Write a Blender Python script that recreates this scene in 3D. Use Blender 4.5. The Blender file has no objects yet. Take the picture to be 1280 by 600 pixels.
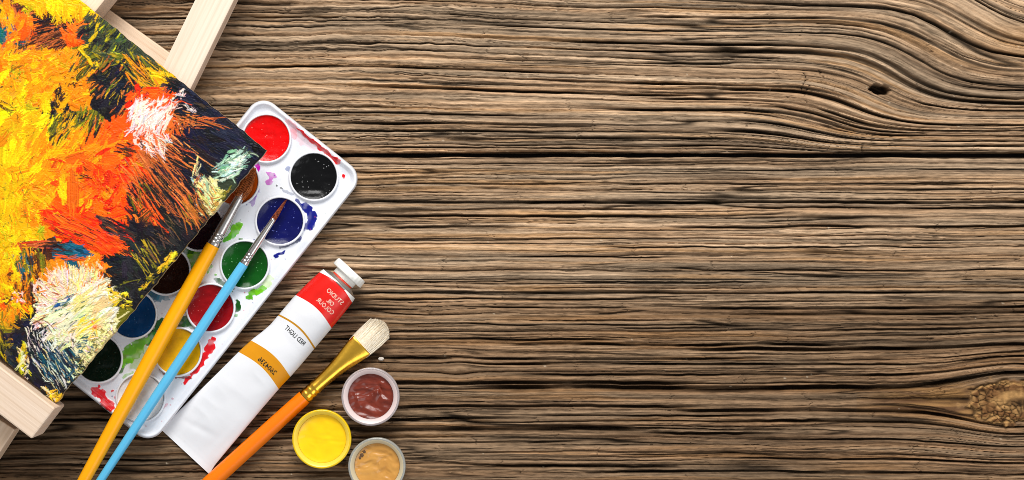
import bpy, math, random
import numpy as np

random.seed(4)
C = bpy.context.scene.collection
S = 0.00045            # metres per unit of the working plan (1280 x 600 units of table top)
H = 1.0                # camera height above the table

# ------------------------------------------------------------------ helpers
def W(px, py, z=0.0):
    """plan coordinates seen from above -> world point standing at height z"""
    k = S * (H - z) / H
    return ((px - 640) * k, (300 - py) * k, z)

def lin(c):
    c = np.asarray(c, float) / 255.0
    return np.where(c <= .04045, c / 12.92, ((c + .055) / 1.055) ** 2.4)

def l4(c):
    r = lin(c); return (float(r[0]), float(r[1]), float(r[2]), 1.0)

_tabs = {}
def vn(x, y, seed):
    """value noise, -1..1"""
    if seed not in _tabs:
        _tabs[seed] = np.random.RandomState(seed).uniform(-1, 1, (512, 512)).astype(np.float32)
    t = _tabs[seed]
    x = np.asarray(x, np.float32) + 300.37; y = np.asarray(y, np.float32) + 211.71
    x, y = np.broadcast_arrays(x, y)
    xi = np.floor(x).astype(np.int32); yi = np.floor(y).astype(np.int32)
    fx = x - xi; fy = y - yi
    fx = fx * fx * (3 - 2 * fx); fy = fy * fy * (3 - 2 * fy)
    x0 = xi & 511; x1 = (xi + 1) & 511; y0 = yi & 511; y1 = (yi + 1) & 511
    a = t[y0, x0]; b = t[y0, x1]; c = t[y1, x0]; d = t[y1, x1]
    return a + (b - a) * fx + (c - a) * fy + (a - b - c + d) * fx * fy

def sst(a, b, x):
    t = np.clip((x - a) / (b - a), 0, 1); return t * t * (3 - 2 * t)

def mix(a, b, t):
    return a + (b - a) * t

def link(name, me, mat, parent=None, loc=None):
    o = bpy.data.objects.new(name, me)
    if mat is not None: me.materials.append(mat)
    C.objects.link(o)
    if loc is not None: o.location = loc
    if parent is not None: o.parent = parent
    return o

def mesh_np(name, co, quads, smooth=True, attrs=None):
    me = bpy.data.meshes.new(name)
    n = len(co); m = len(quads); k = quads.shape[1]
    me.vertices.add(n); me.vertices.foreach_set('co', np.ascontiguousarray(co, np.float32).ravel())
    me.loops.add(m * k); me.loops.foreach_set('vertex_index', np.ascontiguousarray(quads, np.int32).ravel())
    me.polygons.add(m)
    me.polygons.foreach_set('loop_start', np.arange(0, m * k, k, dtype=np.int32))
    me.update(calc_edges=True)
    me.polygons.foreach_set('use_smooth', np.full(m, smooth, bool))
    for an, (ty, arr) in (attrs or {}).items():
        at = me.attributes.new(an, ty, 'POINT')
        at.data.foreach_set('color' if ty == 'FLOAT_COLOR' else 'value', np.ascontiguousarray(arr, np.float32).ravel())
    me.update()
    return me

def grid_quads(nr, nc):
    i = np.arange(nr * nc).reshape(nr, nc)
    return np.stack([i[:-1, :-1], i[1:, :-1], i[1:, 1:], i[:-1, 1:]], -1).reshape(-1, 4)

def mesh_py(name, verts, faces, smooth=False):
    me = bpy.data.meshes.new(name); me.from_pydata([tuple(v) for v in verts], [], faces); me.update()
    if smooth: me.polygons.foreach_set('use_smooth', [True] * len(me.polygons))
    return me

def tag(o, label=None, cat=None, group=None, kind=None):
    if label: o['label'] = label
    if cat: o['category'] = cat
    if group: o['group'] = group
    if kind: o['kind'] = kind
    return o

def empty(name, loc, label, cat, group=None):
    o = bpy.data.objects.new(name, None); o.empty_display_size = .01
    C.objects.link(o); o.location = loc
    return tag(o, label, cat, group)

def sub(verts, o):
    return [(v[0] - o[0], v[1] - o[1], v[2] - o[2]) for v in verts]

# ------------------------------------------------------------------ materials
class NT:
    def __init__(self, name):
        self.m = bpy.data.materials.new(name); self.m.use_nodes = True
        self.t = self.m.node_tree; self.b = self.t.nodes['Principled BSDF']
    def n(self, ty, **kw):
        x = self.t.nodes.new(ty)
        for k, v in kw.items():
            if k in x.inputs: x.inputs[k].default_value = v
            else: setattr(x, k, v)
        return x
    def l(self, a, b): self.t.links.new(a, b)
    def attr(self, name): return self.n('ShaderNodeAttribute', attribute_name=name)
    def coord(self, scale=(1, 1, 1), loc=(0, 0, 0)):
        tc = self.n('ShaderNodeTexCoord'); mp = self.n('ShaderNodeMapping')
        mp.inputs['Scale'].default_value = scale; mp.inputs['Location'].default_value = loc
        self.l(tc.outputs['Object'], mp.inputs['Vector']); return mp.outputs['Vector']
    def noise(self, vec, scale, detail=4, rough=.55):
        x = self.n('ShaderNodeTexNoise'); x.inputs['Scale'].default_value = scale
        x.inputs['Detail'].default_value = detail; x.inputs['Roughness'].default_value = rough
        self.l(vec, x.inputs['Vector']); return x.outputs['Fac']
    def ramp(self, fac, stops, interp='LINEAR'):
        r = self.n('ShaderNodeValToRGB'); r.color_ramp.interpolation = interp
        e = r.color_ramp.elements
        while len(e) < len(stops): e.new(0.5)
        for k, (p, c) in enumerate(stops):
            e[k].position = p; e[k].color = c if len(c) == 4 else (*c, 1)
        self.l(fac, r.inputs['Fac']); return r.outputs['Color']
    def bump(self, h, strength, dist):
        b = self.n('ShaderNodeBump'); b.inputs['Strength'].default_value = strength; b.inputs['Distance'].default_value = dist
        self.l(h, b.inputs['Height']); self.l(b.outputs['Normal'], self.b.inputs['Normal']); return b
    def mixc(self, fac, a, b, mode='MIX'):
        x = self.n('ShaderNodeMix', data_type='RGBA', blend_type=mode)
        for s, v in ((x.inputs[0], fac), (x.inputs[6], a), (x.inputs[7], b)):
            if isinstance(v, (int, float)): s.default_value = v
            elif isinstance(v, tuple): s.default_value = v
            else: self.l(v, s)
        return x.outputs[2]
    def set(self, **kw):
        for k, v in kw.items(): self.b.inputs[k.replace('_', ' ')].default_value = v
        return self

def mat_vcol(name, rough, bump_s, bump_d, scale, spec=.5, coat=0., rough_attr=False):
    t = NT(name); a = t.attr('Col'); t.l(a.outputs['Color'], t.b.inputs['Base Color'])
    t.set(Roughness=rough, Specular_IOR_Level=spec, Coat_Weight=coat, Coat_Roughness=.15)
    if rough_attr:
        r = t.attr('Rgh'); t.l(r.outputs['Fac'], t.b.inputs['Roughness'])
    t.bump(t.noise(t.coord(scale), 1.0, 5), bump_s, bump_d)
    return t.m

def mat_plain(name, rgb, rough=.5, metal=0., bump=(0, 0, 0), var=.08, spec=.5, coat=0.):
    """one colour with a faint mottling and a fine bump"""
    t = NT(name); v = t.coord()
    c = l4(rgb); d = tuple(x * (1 - var) for x in c[:3]) + (1,)
    f = t.noise(v, 260, 5, .6)
    t.l(t.mixc(f, c, d), t.b.inputs['Base Color'])
    t.set(Roughness=rough, Metallic=metal, Specular_IOR_Level=spec, Coat_Weight=coat, Coat_Roughness=.12)
    if bump[0]: t.bump(t.noise(v, bump[0], 4), bump[1], bump[2])
    return t.m

def mat_pine(name, c1, c2, off=0.):
    t = NT(name); v = t.coord((6, 110, 60), (off, off * 3.1, off))
    f = t.noise(v, 1.6, 3, .5); g = t.noise(t.coord((25, 900, 700), (off, 0, 0)), 1.0, 4, .6)
    w = t.n('ShaderNodeTexWave', wave_type='BANDS', bands_direction='Y')
    w.inputs['Scale'].default_value = 95; w.inputs['Distortion'].default_value = 5; w.inputs['Detail'].default_value = 2; w.inputs['Detail Scale'].default_value = .6
    t.l(t.coord((.09, 1, 1), (off, off, 0)), w.inputs['Vector'])
    base = t.ramp(f, [(.3, l4(c1)), (.75, l4(c2))])
    rings = t.ramp(w.outputs['Fac'], [(.0, (.80, .74, .66, 1)), (.35, (1, 1, 1, 1)), (1, (1, 1, 1, 1))])
    c = t.mixc(.28, base, rings, 'MULTIPLY')
    fib = t.ramp(g, [(.25, (.82, .78, .73, 1)), (.65, (1, 1, 1, 1))])
    t.l(t.mixc(.6, c, fib, 'MULTIPLY'), t.b.inputs['Base Color'])
    t.set(Roughness=.6, Specular_IOR_Level=.3)
    t.bump(g, .35, .0004)
    return t.m

def mat_paint(name, rgb, speck, seed, dens=.66, rough=.16):
    """wet watercolour: glossy, uneven, with little bubbles and dried specks"""
    t = NT(name); v = t.coord((1, 1, 1), (seed * .37, seed * .71, 0))
    big = t.noise(v, 90, 4, .55); fine = t.noise(v, 620, 3, .6)
    c = l4(rgb); dk = tuple(x * .72 for x in c[:3]) + (1,)
    base = t.mixc(t.ramp(big, [(.35, (0, 0, 0, 1)), (.7, (1, 1, 1, 1))]), c, dk)
    vo = t.n('ShaderNodeTexVoronoi'); vo.inputs['Scale'].default_value = 520
    t.l(v, vo.inputs['Vector'])
    dots = t.ramp(vo.outputs['Distance'], [(.10, (1, 1, 1, 1)), (.22, (0, 0, 0, 1))])
    gate = t.ramp(t.noise(v, 150, 3, .6), [(dens - .06, (0, 0, 0, 1)), (dens + .03, (1, 1, 1, 1))])
    m = t.n('ShaderNodeMath', operation='MULTIPLY'); t.l(dots, m.inputs[0]); t.l(gate, m.inputs[1])
    t.l(t.mixc(m.outputs[0], base, l4(speck)), t.b.inputs['Base Color'])
    t.set(Roughness=rough, Specular_IOR_Level=.24)
    a = t.n('ShaderNodeMath', operation='MULTIPLY_ADD'); a.inputs[1].default_value = 1.6
    t.l(m.outputs[0], a.inputs[0])
    a2 = t.n('ShaderNodeMath', operation='MULTIPLY_ADD'); a2.inputs[1].default_value = .22; t.l(fine, a2.inputs[0]); t.l(big, a2.inputs[2])
    t.l(a2.outputs[0], a.inputs[2])
    t.bump(a.outputs[0], .5, .0005)
    return t.m

# ------------------------------------------------------------------ the wooden table top
TAN = lin((167, 133, 99)); GREY = lin((155, 130, 103)); HONEY = lin((174, 130, 82)); DARK = lin((92, 70, 52)); PALE = lin((204, 172, 137))

def forward(pl, x, y0):
    if pl == 0:
        A = 68 * np.clip((193 - y0) / 150, 0, 1) ** .85
        xc = np.clip(1178 - 1.15 * y0, 985, 1225)
        s = 1 / (1 + np.exp(-(x - xc) / 30.0))
        A2 = 13 * np.clip((193 - y0) / 100, 0, 1) * sst(400, 900, x)
        return y0 + A * s + A2
    if pl == 1:
        y = y0 + 27 * np.clip((y0 - 501) / 4, -1, 1) * np.exp(-((x - 1272) / 84.0) ** 2) * np.exp(-np.abs(y0 - 501) / 48)
        y = y + 5 * np.clip((y0 - 462) / 3, -1, 1) * np.exp(-((x - 572) / 22.0) ** 2) * np.exp(-np.abs(y0 - 462) / 9)
        return y
    return y0 + 0 * x

def seg_dist(X, Y, pts):
    d = np.full(X.shape, 1e9, np.float32)
    for (x0, y0), (x1, y1) in zip(pts[:-1], pts[1:]):
        dx, dy = x1 - x0, y1 - y0; L = dx * dx + dy * dy + 1e-9
        t = np.clip(((X - x0) * dx + (Y - y0) * dy) / L, 0, 1)
        d = np.minimum(d, np.hypot(X - x0 - t * dx, Y - y0 - t * dy))
    return d

# long splits along the grain: plank, line it follows, from x, to x, half width, depth in mm
CRACKS = [
 (1, 385, 820, 1400, 1.5, 2.6), (1, 386, 300, 560, 1.0, 1.8), (1, 384, 540, 840, .8, 1.2),
 (0, 8, 760, 1400, 1.3, 1.6), (0, 22, -100, 520, .9, 1.2), (0, 26, 560, 1400, 1.0, 1.3), (0, 42, 640, 1400, 1.4, 2.2), (0, 28, 300, 640, .8, 1.0), (0, 52, 640, 900, .9, 1.3),
 (0, 50, 860, 1400, 2.2, 3.2), (0, 66, 760, 1400, 1.3, 1.8), (0, 82, 290, 760, 1.2, 2.2), (0, 92, 640, 1100, 1.5, 2.4), (0, 97, 820, 1400, 1.8, 2.8), (0, 108, 420, 900, 1.5, 2.6),
 (0, 113, 760, 1400, 1.5, 2.4), (0, 121, 900, 1250, 1.4, 2.2), (0, 128, 700, 1400, 1.6, 2.6), (0, 140, 300, 700, 1.0, 1.4), (0, 143, 880, 1400, 1.3, 2.0), (0, 152, 380, 780, 1.6, 2.6), (0, 157, 860, 1400, 1.5, 2.4),
 (0, 162, 320, 720, 1.3, 2.2), (0, 168, 560, 1060, 1.3, 2.0), (0, 175, 330, 560, 1.2, 1.8), (0, 179, 760, 1400, 1.0, 1.6), (0, 184, 420, 1000, 1.0, 1.6),
 (0, -8, 900, 1400, 1.4, 2.2), (0, -25, 900, 1400, 1.4, 2.2), (0, -45, 900, 1400, 1.0, 1.4),
 (1, 212, 820, 1400, .7, .9), (1, 229, 600, 1300, .8, 1.0), (1, 240, 380, 900, .8, 1.2), (1, 236, 1000, 1400, 1.0, 1.5), (1, 252, 390, 1400, 1.6, 2.8), (1, 259, 900, 1400, .9, 1.4), (1, 269, 400, 960, 1.4, 2.4), (1, 283, 420, 700, 1.4, 2.4), (1, 283, 800, 1400, 1.3, 2.4),
 (1, 298, 300, 1000, .8, 1.0), (1, 309, 700, 1400, .9, 1.3), (1, 321, 340, 900, .9, 1.2), (1, 338, 400, 1400, .9, 1.2), (1, 347, 930, 1180, 1.4, 2.0), (1, 352, 430, 1000, .8, 1.2), (1, 366, 500, 1400, 1.2, 1.8), (1, 374, 300, 900, 1.0, 1.6),
 (1, 393, 900, 1400, 1.3, 2.0), (1, 405, 440, 1000, .8, 1.2), (1, 412, 840, 1400, 1.0, 1.4), (1, 424, 330, 800, 1.3, 2.2), (1, 430, 600, 1120, 1.5, 2.6), (1, 436, 830, 1400, 2.0, 3.4), (1, 448, 400, 1000, 1.4, 2.4), (1, 455, 560, 1400, 1.1, 1.8),
 (1, 468, 620, 1400, 1.3, 2.2), (1, 478, 300, 900, 2.0, 3.4), (1, 484, 560, 1400, 2.6, 4.2), (1, 497, -100, 300, 1.5, 2.5), (1, 508, 440, 900, 1.6, 2.6), (1, 513, 800, 1400, 1.8, 3.0), (1, 520, 640, 1000, 1.0, 1.8), (1, 524, 400, 700, 1.5, 2.4),
 (1, 527, 860, 1400, 1.6, 2.6), (1, 537, 300, 860, 2.4, 4.0), (1, 541, 760, 1000, 1.4, 2.2), (1, 549, 900, 1400, 1.0, 1.6), (1, 553, 480, 760, 1.0, 1.5), (1, 565, 530, 1100, 1.2, 1.8), (1, 574, 860, 1400, 1.0, 1.5), (1, 584, 500, 900, 1.3, 2.0), (1, 590, 700, 1400, 1.2, 1.8),
 (1, 500, 20, 300, 1.2, 2.0), (1, 526, 0, 260, 1.5, 2.5), (1, 548, -100, 330, 1.3, 2.0), (1, 575, 20, 300, 1.2, 2.0), (1, 604, 400, 1400, 1.4, 2.4), (1, 515, 60, 300, 1.0, 2.0),
]
CROSS = [  # short breaks across the grain on the first plank
 [(1004, 92), (1009, 99), (1002, 108), (1004, 118), (984, 121)], [(1024, 88), (1030, 97)], [(942, 141), (934, 150), (931, 163)], [(1078, 178), (1080, 190)], [(1012, 106), (1004, 122), (1016, 134)],
]

def plank(pl, ytop, ybot):
    xs = np.arange(-110, 1392, 1.5, dtype=np.float32)
    ys = np.arange(ytop, ybot + .01, .72, dtype=np.float32)
    X, Y = np.meshgrid(xs, ys)
    V = np.empty_like(X)
    y0 = np.linspace(ytop - 130, ybot + 60, 900).astype(np.float32)
    for j, x in enumerate(xs):
        V[:, j] = np.interp(ys, forward(pl, float(x), y0), y0)
    ragged = mix(.35, 1.0, sst(760, 420, X)) if pl == 0 else .35
    sd = 100 * pl
    v = V + ragged * (1.1 * vn(X / 15, V / 5, sd + 1) + .5 * vn(X / 6, V / 3, sd + 2)) + 1.6 * vn(X / 95, V / 18, sd + 3)
    n1 = vn(X / 420, v / 9, sd + 4); n2 = vn(X / 250, v / 4.3, sd + 5); n3 = vn(X / 190, v / 2.1, sd + 6); n4 = vn(X / 48, v / 1.0, sd + 7)
    big = vn(X / 520, v / 14, sd + 8)
    def gate(k, lo=-.15, sx=190, sy=13): return sst(lo, lo + .35, vn(X / sx, v / sy, sd + k))
    g1 = np.exp(-(n1 / .06) ** 2) * gate(10); g2 = np.exp(-(n2 / .085) ** 2) * gate(11, .0); g3 = np.exp(-(n3 / .16) ** 2) * gate(12, .0, 90, 6)
    h = .55 * big + .45 * n2 + .34 * n3 + .20 * n4 - 1.8 * g1 - 1.2 * g2 - .7 * g3
    g4 = np.exp(-(n4 / .2) ** 2) * gate(13, .1, 60, 4)
    h = h - .35 * g4
    cav = np.maximum(np.maximum(.95 * g1, .85 * g2), np.maximum(.65 * g3, .45 * g4))
    # growth rings: ridges of hard wood of uneven width with worn splits between them
    rs = np.random.RandomState(300 + pl); B = np.cumsum(rs.choice([3.6, 5, 7, 9, 12, 16], 400, p=[.1, .18, .24, .22, .16, .1]) * (1.0 if pl == 0 else .9)) + ytop - 260
    vr = v + .8 * vn(X / 240, v / 20, sd + 60)
    kr = np.clip(np.searchsorted(B, vr.ravel()).reshape(vr.shape), 1, 398); lo_, hi_ = B[kr - 1], B[kr]
    gapw = hi_ - lo_; fr = (vr - lo_) / gapw; d0, d1 = vr - lo_, hi_ - vr
    stren = lambda kk: np.clip(.35 + 1.0 * vn(X / 210, kk * 1.37, sd + 62), 0, 1)
    s0, s1 = stren(kr - 1.0), stren(kr * 1.0)
    ringg = np.maximum(np.exp(-(d0 / (.55 + .6 * s0)) ** 2) * s0, np.exp(-(d1 / (.35 + .35 * s1)) ** 2) * s1)
    h = h - 1.5 * ringg + .10 * gapw * (1 - (1.9 * fr - .75) ** 2) * .8
    # broken plates: lengths of a ridge that sit a little higher or lower, ending in ragged breaks
    tb = rs.uniform(-1, 1, (512, 64)); off = rs.uniform(0, 9, 512); ln = rs.uniform(150, 420, 512)
    seg = (X + 5 * vn(v / 1.6, X / 40, sd + 64) + 4 * vn(X / 5, v / 2, sd + 65)) / ln[kr] + off[kr]
    pl_ = tb[kr, np.floor(seg).astype(int) & 63]
    fs_ = seg - np.floor(seg); brk = np.exp(-(np.minimum(fs_, 1 - fs_) * ln[kr] / .9) ** 2) * (gapw > 5) * (np.abs(pl_) > .35)
    h = h + .28 * pl_ - .7 * brk
    cav = np.maximum(cav, np.maximum(.92 * np.clip(ringg, 0, 1), .6 * brk))
    wob = 1.4 * vn(X / 75, V / 30, sd + 20) + .5 * vn(X / 14, V / 9, sd + 21)
    for i, (p, v0, x0, x1, w, dep) in enumerate(CRACKS):
        if p != pl: continue
        w *= 1.15; dep *= 1.5
        tap = sst(x0, x0 + 90, X) * sst(x1, x1 - 90, X)
        tap = tap * (.55 + .45 * sst(-.5, .4, vn(X / 60, X * 0 + i * 3.3, sd + 22)))
        d = V - v0 - wob
        e = np.exp(-np.where(d < 0, (d / (w * .85)) ** 4, (d / (w * 1.2)) ** 4)) * tap
        h = h - dep * e; cav = np.maximum(cav, e * 1.05)
    # shallow step-ups that leave one side of a split prouder than the other
    h = h + .35 * vn(X / 300, v / 5.0, sd + 30)
    # edges of the plank round off and drop away
    et = np.clip((Y - ytop), 0, None); eb = np.clip((ybot - Y), 0, None)
    wav = 1.2 * vn(X / 60, Y * 0, sd + 31) + .5 * vn(X / 12, Y * 0, sd + 32)
    for dd in (et + wav - 1.2, eb + wav - 1.0):
        h = h - 2.2 * np.clip(1 - dd / 3.0, 0, 1) ** 2 - 9 * np.clip(1 - dd / 1.0, 0, 1)
    # colour
    tone = vn(X / 340, v / 6.5, sd + 40); t2 = vn(X / 190, v / 3.4, sd + 41); t3 = vn(X / 240, v / 10, sd + 42)
    c3 = lambda a: a[..., None]
    col = mix(TAN, GREY, c3(sst(-.45, .5, tone)))
    col = mix(col, HONEY, c3(.62 * sst(.12, .55, t2) * sst(-.35, .4, t3)))
    col = mix(col, PALE, c3(.55 * sst(.2, .8, vn(X / 160, v / 2.6, sd + 43))))
    col = mix(col, PALE, c3(.42 * sst(.62, .2, fr) * sst(.02, .14, fr) * sst(-.4, .4, vn(X / 140, kr * 1.7, sd + 66))))  # paler upper side of each ridge: worn edge plus a painted lit side
    col = mix(col, DARK, c3(.45 * sst(.05, .7, vn(X / 260, v / 3.0, sd + 44)) * sst(-.5, .5, t3 * -1 + .2 * n1)))
    fine = 1 + .24 * n4 + .22 * vn(X / 60, v / .8, sd + 50) + .16 * vn(X / 18, v / .85, sd + 45) + .17 * vn(X / 5.5, v / 1.1, sd + 46) + .12 * vn(X / 11, Y / 3.5, sd + 47)
    fib = vn(X / 14, v / .9, sd + 48); h = h + .15 * fib + .10 * vn(X / 5, v / 1.2, sd + 49)
    col = col * c3(np.clip(fine, .25, 1.9)) * c3(1 + .12 * pl_) * c3(1 - .22 * sst(.0, -1.0, n3 + n2))
    if pl == 0:   # loosened knot hole and the cross breaks
        q = np.hypot((X - 1100) / 13.5, (Y - 111.5 - .12 * (X - 1100)) / 6.8) + .12 * vn(X / 4, Y / 3, 61)
        hole = sst(1.08, .72, q); h = h - 9 * hole; cav = np.maximum(cav, hole)
        cr = np.zeros_like(X)
        for pts in CROSS:
            xs_ = [p[0] for p in pts]; ys_ = [p[1] for p in pts]
            m = (X > min(xs_) - 8) & (X < max(xs_) + 8) & (Y > min(ys_) - 8) & (Y < max(ys_) + 8)
            d = seg_dist(X[m] + 1.6 * vn(X[m] / 4, Y[m] / 4, 63), Y[m] + 1.2 * vn(X[m] / 4, Y[m] / 4, 64), pts)
            cr[m] = np.maximum(cr[m], np.exp(-(d / .8) ** 2) * sst(-.5, .3, vn(X[m] / 5, Y[m] / 3, 65)))
        h = h - 1.5 * cr; cav = np.maximum(cav, .9 * cr)
        k = np.exp(-(((X - 1058) / 16) ** 2 + ((Y - 163) / 9) ** 2) ** 2); col = mix(col, HONEY * 1.05, c3(.6 * k * sst(-.3, .4, vn(X / 5, Y / 4, 66))))
        k = np.exp(-(((X - 1290) / 60) ** 2 + ((Y - 52) / 22) ** 2)); col = mix(col, HONEY * 1.1, c3(.55 * k))
        k = sst(1080, 1260, X) * sst(40, 0, Y); col = mix(col, PALE * np.array([1.0, .97, .95]), c3(.45 * k))
    if pl == 1:   # the big knot, checked into little cells
        for (kx, ky, rx, ry, ns, sdk) in ((1262, 503, 56, 28, 130, 71),):
            m = (np.abs(X - kx) < rx * 3.4) & (np.abs(Y - ky) < ry * 1.5)
            x, y = X[m], Y[m]
            r = np.hypot((x - kx) / rx, (y - ky) / ry) + .16 * vn(x / 16, y / 7, sdk) + .10 * vn(x / 5, y / 4, sdk + 20)
            rs = np.random.RandomState(sdk)
            a = rs.uniform(0, 6.283, ns); rr = np.sqrt(rs.uniform(0, 1, ns))
            px = kx + rx * rr * np.cos(a); py = ky + ry * rr * np.sin(a)
            wx = x + 2 * vn(x / 6, y / 6, sdk + 5); wy = y + 2 * vn(x / 6, y / 6, sdk + 6)
            D = np.sort(np.hypot((wx[:, None] - px) / 1.25, wy[:, None] - py), axis=1)[:, :2]
            crk = np.exp(-((D[:, 1] - D[:, 0]) / 1.1) ** 2) * sst(1.04, .9, r) * sst(-.7, .2, vn(x / 18, y / 12, sdk + 7))
            rim = np.exp(-((r - 1.0) / .07) ** 2) * sst(-.2, .3, vn(x / 14, y / 10, sdk + 8))
            ring = vn(r * 9, x / 30, sdk + 9)
            ins = sst(1.10, .90, r)
            tail = sst(1.9, .9, np.hypot((x - kx) / (rx * 2.2), (y - ky) / (ry * .62))) * (1 - ins) * (x < kx)
            kc = mix(lin((206, 160, 98)), lin((142, 100, 58)), sst(-.3, .6, ring)[..., None]) * (1 + .25 * vn(x / 3, y / 3, sdk + 10))[..., None]
            core = sst(.34, .1, np.hypot((x - kx - 12) / rx, (y - ky) / ry))
            kc = mix(kc, lin((74, 48, 32)), (.75 * core)[..., None])
            cc = mix(col[m], kc, ins[..., None])
            tc = mix(lin((184, 138, 80)), lin((112, 76, 44)), sst(-.2, .5, vn(x / 40, (y - ky) / 2.2, sdk + 11))[..., None])
            col[m] = mix(cc, tc, (.8 * np.clip(tail, 0, 1))[..., None])
            hm = mix(h[m], .5 + .5 * ring - .25 * r, ins)
            h[m] = hm - .8 * crk - 1.4 * rim - tail * .4 * np.abs(vn(x / 40, (y - ky) / 2.2, sdk + 11))
            cav[m] = np.maximum(cav[m] * (1 - ins), np.maximum(.92 * crk, .85 * rim))
    col = col * c3(1 - .9 * np.clip(cav, 0, 1))
    tone_shade = mix(mix(1.04, 1.0, sst(120, 200, Y)), mix(mix(1.0, .80, sst(250, 375, Y)), mix(.60, .64, sst(470, 600, Y)), sst(372, 400, Y + 6 * vn(X / 90, Y / 40, 91))), sst(230, 250, Y))  # darker wood down the table, with light fall-off painted into the colour
    tone_shade = tone_shade * mix(1, .48, sst(430, 100, X) * sst(430, 540, Y)) * (1 + .16 * vn(X / 260, Y / 60, 90))  # easel shade painted into the lower left, plus random mottling
    col = col * c3(tone_shade)
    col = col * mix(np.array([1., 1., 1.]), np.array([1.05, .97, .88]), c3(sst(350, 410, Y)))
    col = mix(col, (col @ np.array([.3, .59, .11]))[..., None] * np.array([1.04, .99, .93]), .07)
    col = np.clip(col, .004, .8)
    rs = np.random.RandomState(77 + pl)   # dust and pale specks
    for _ in range(55):
        x, y, r = rs.uniform(-20, 1300), rs.uniform(max(ytop, -10), min(ybot, 610)), rs.uniform(.5, 1.05)
        m = (np.abs(X - x) < 4) & (np.abs(Y - y) < 3)
        col[m] = mix(col[m], lin((214, 198, 172)), (rs.uniform(.25, .65) * sst(1.25, .7, np.hypot((X[m] - x) / (1.3 * r), (Y[m] - y) / r)))[:, None])
    # dark edge flanks
    ed = np.clip(np.minimum(et, eb) / 1.6, 0, 1); col = col * c3(.25 + .75 * ed)
    z = (h - 1.15).clip(-12, .5) * .001
    co = np.stack([(X - 640) * S, (300 - Y) * S, z], -1)
    # skirts at the long edges
    t = co[:1].copy(); t[..., 2] = -.016; b = co[-1:].copy(); b[..., 2] = -.016
    co = np.concatenate([t, co, b], 0)
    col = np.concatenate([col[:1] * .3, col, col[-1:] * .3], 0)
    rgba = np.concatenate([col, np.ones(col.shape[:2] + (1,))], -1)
    rgh = np.concatenate([n4[:1], n4, n4[-1:]], 0) * .06 + .62
    nr, nc = co.shape[:2]
    return mesh_np('plank', co.reshape(-1, 3), grid_quads(nr, nc)[:, ::1], True,
                   {'Col': ('FLOAT_COLOR', rgba.reshape(-1, 4)), 'Rgh': ('FLOAT', rgh.ravel())})

wood_mat = mat_vcol('weathered_wood', .62, .55, .0006, (500, 3200, 3000), spec=.08, rough_attr=True)
table = empty('table_top', (0, 0, 0), 'weathered brown wooden table top of rough grained planks under everything', 'table top')
tag(table, kind='structure')
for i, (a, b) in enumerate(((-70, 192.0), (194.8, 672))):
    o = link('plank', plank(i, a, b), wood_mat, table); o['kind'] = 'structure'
uv = [(-.36, -.2, -.022), (.36, -.2, -.022), (.36, .2, -.022), (-.36, .2, -.022), (-.36, -.2, -.0155), (.36, -.2, -.0155), (.36, .2, -.0155), (-.36, .2, -.0155)]
bf = [(0, 3, 2, 1), (4, 5, 6, 7), (0, 1, 5, 4), (1, 2, 6, 5), (2, 3, 7, 6), (3, 0, 4, 7)]
o = link('under_board', mesh_py('under_board', uv, bf), mat_plain('shadowed_wood', (38, 27, 20), .8), table); o['kind'] = 'structure'

# ------------------------------------------------------------------ easel of pale pine
EZ = W(60, 300, 0)
easel = empty('easel', (EZ[0], EZ[1], 0), 'pale pine wooden easel lying on the table beneath the painted canvas', 'easel')

def beam(name, p, q, width, z0, z1, mat, parent, bev=.0006, roundend=False):
    """bar whose top face runs p -> q in plan; local x along the grain"""
    a = np.array(W(*p, z1)); b = np.array(W(*q, z1)); L = np.linalg.norm(b - a); w = width * S * (H - z1) / H
    hx, hy, hz = L / 2, w / 2, (z1 - z0) / 2
    import bmesh
    bm = bmesh.new(); bmesh.ops.create_cube(bm, size=1)
    for v in bm.verts: v.co = (v.co.x * 2 * hx, v.co.y * 2 * hy, v.co.z * 2 * hz)
    if roundend:
        es = [e for e in bm.edges if abs(e.verts[0].co.z - e.verts[1].co.z) > hz and e.verts[0].co.x > 0]
        bmesh.ops.bevel(bm, geom=es, offset=hy * .8, segments=6, affect='EDGES', profile=.5)
    sharp = [e for e in bm.edges if len(e.link_faces) == 2 and e.calc_face_angle(0) > .9]
    bmesh.ops.bevel(bm, geom=sharp, offset=bev, segments=2, affect='EDGES', profile=.5)
    me = bpy.data.meshes.new(name); bm.to_mesh(me); bm.free()
    o = link(name, me, mat, parent)
    pl = parent.location
    o.location = ((a[0] + b[0]) / 2 - pl[0], (a[1] + b[1]) / 2 - pl[1], (z0 + z1) / 2 - pl[2])
    o.rotation_euler = (0, 0, math.atan2(b[1] - a[1], b[0] - a[0]))
    return o

pineA = mat_pine('pine_wood', (236, 214, 193), (225, 199, 174), .0)
pineB = mat_pine('pine_wood_pale', (236, 216, 197), (226, 202, 179), 1.7)
pineC = mat_pine('pine_wood_warm', (234, 208, 182), (220, 188, 156), 3.1)
# side leg (upper right), central mast (top), rail, ledge (lower left), lower leg
def along(p, q, t): return (p[0] + (q[0] - p[0]) * t, p[1] + (q[1] - p[1]) * t)
beam('leg', (295, -55), (60, 425), 44, .0122, .0235, pineB, easel)
beam('mast', (170, -100), (-240, 402), 66, .0122, .0338, pineA, easel)
beam('rail', (-170, -190), (241, 103.5), 27, .002, .012, pineC, easel, roundend=True)
beam('ledge', (-253, 295), (54, 529.8), 48, .0158, .0385, pineA, easel, bev=.0009)
beam('leg', (0, 525), (-130, 724), 44, .002, .0155, pineC, easel)

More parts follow.
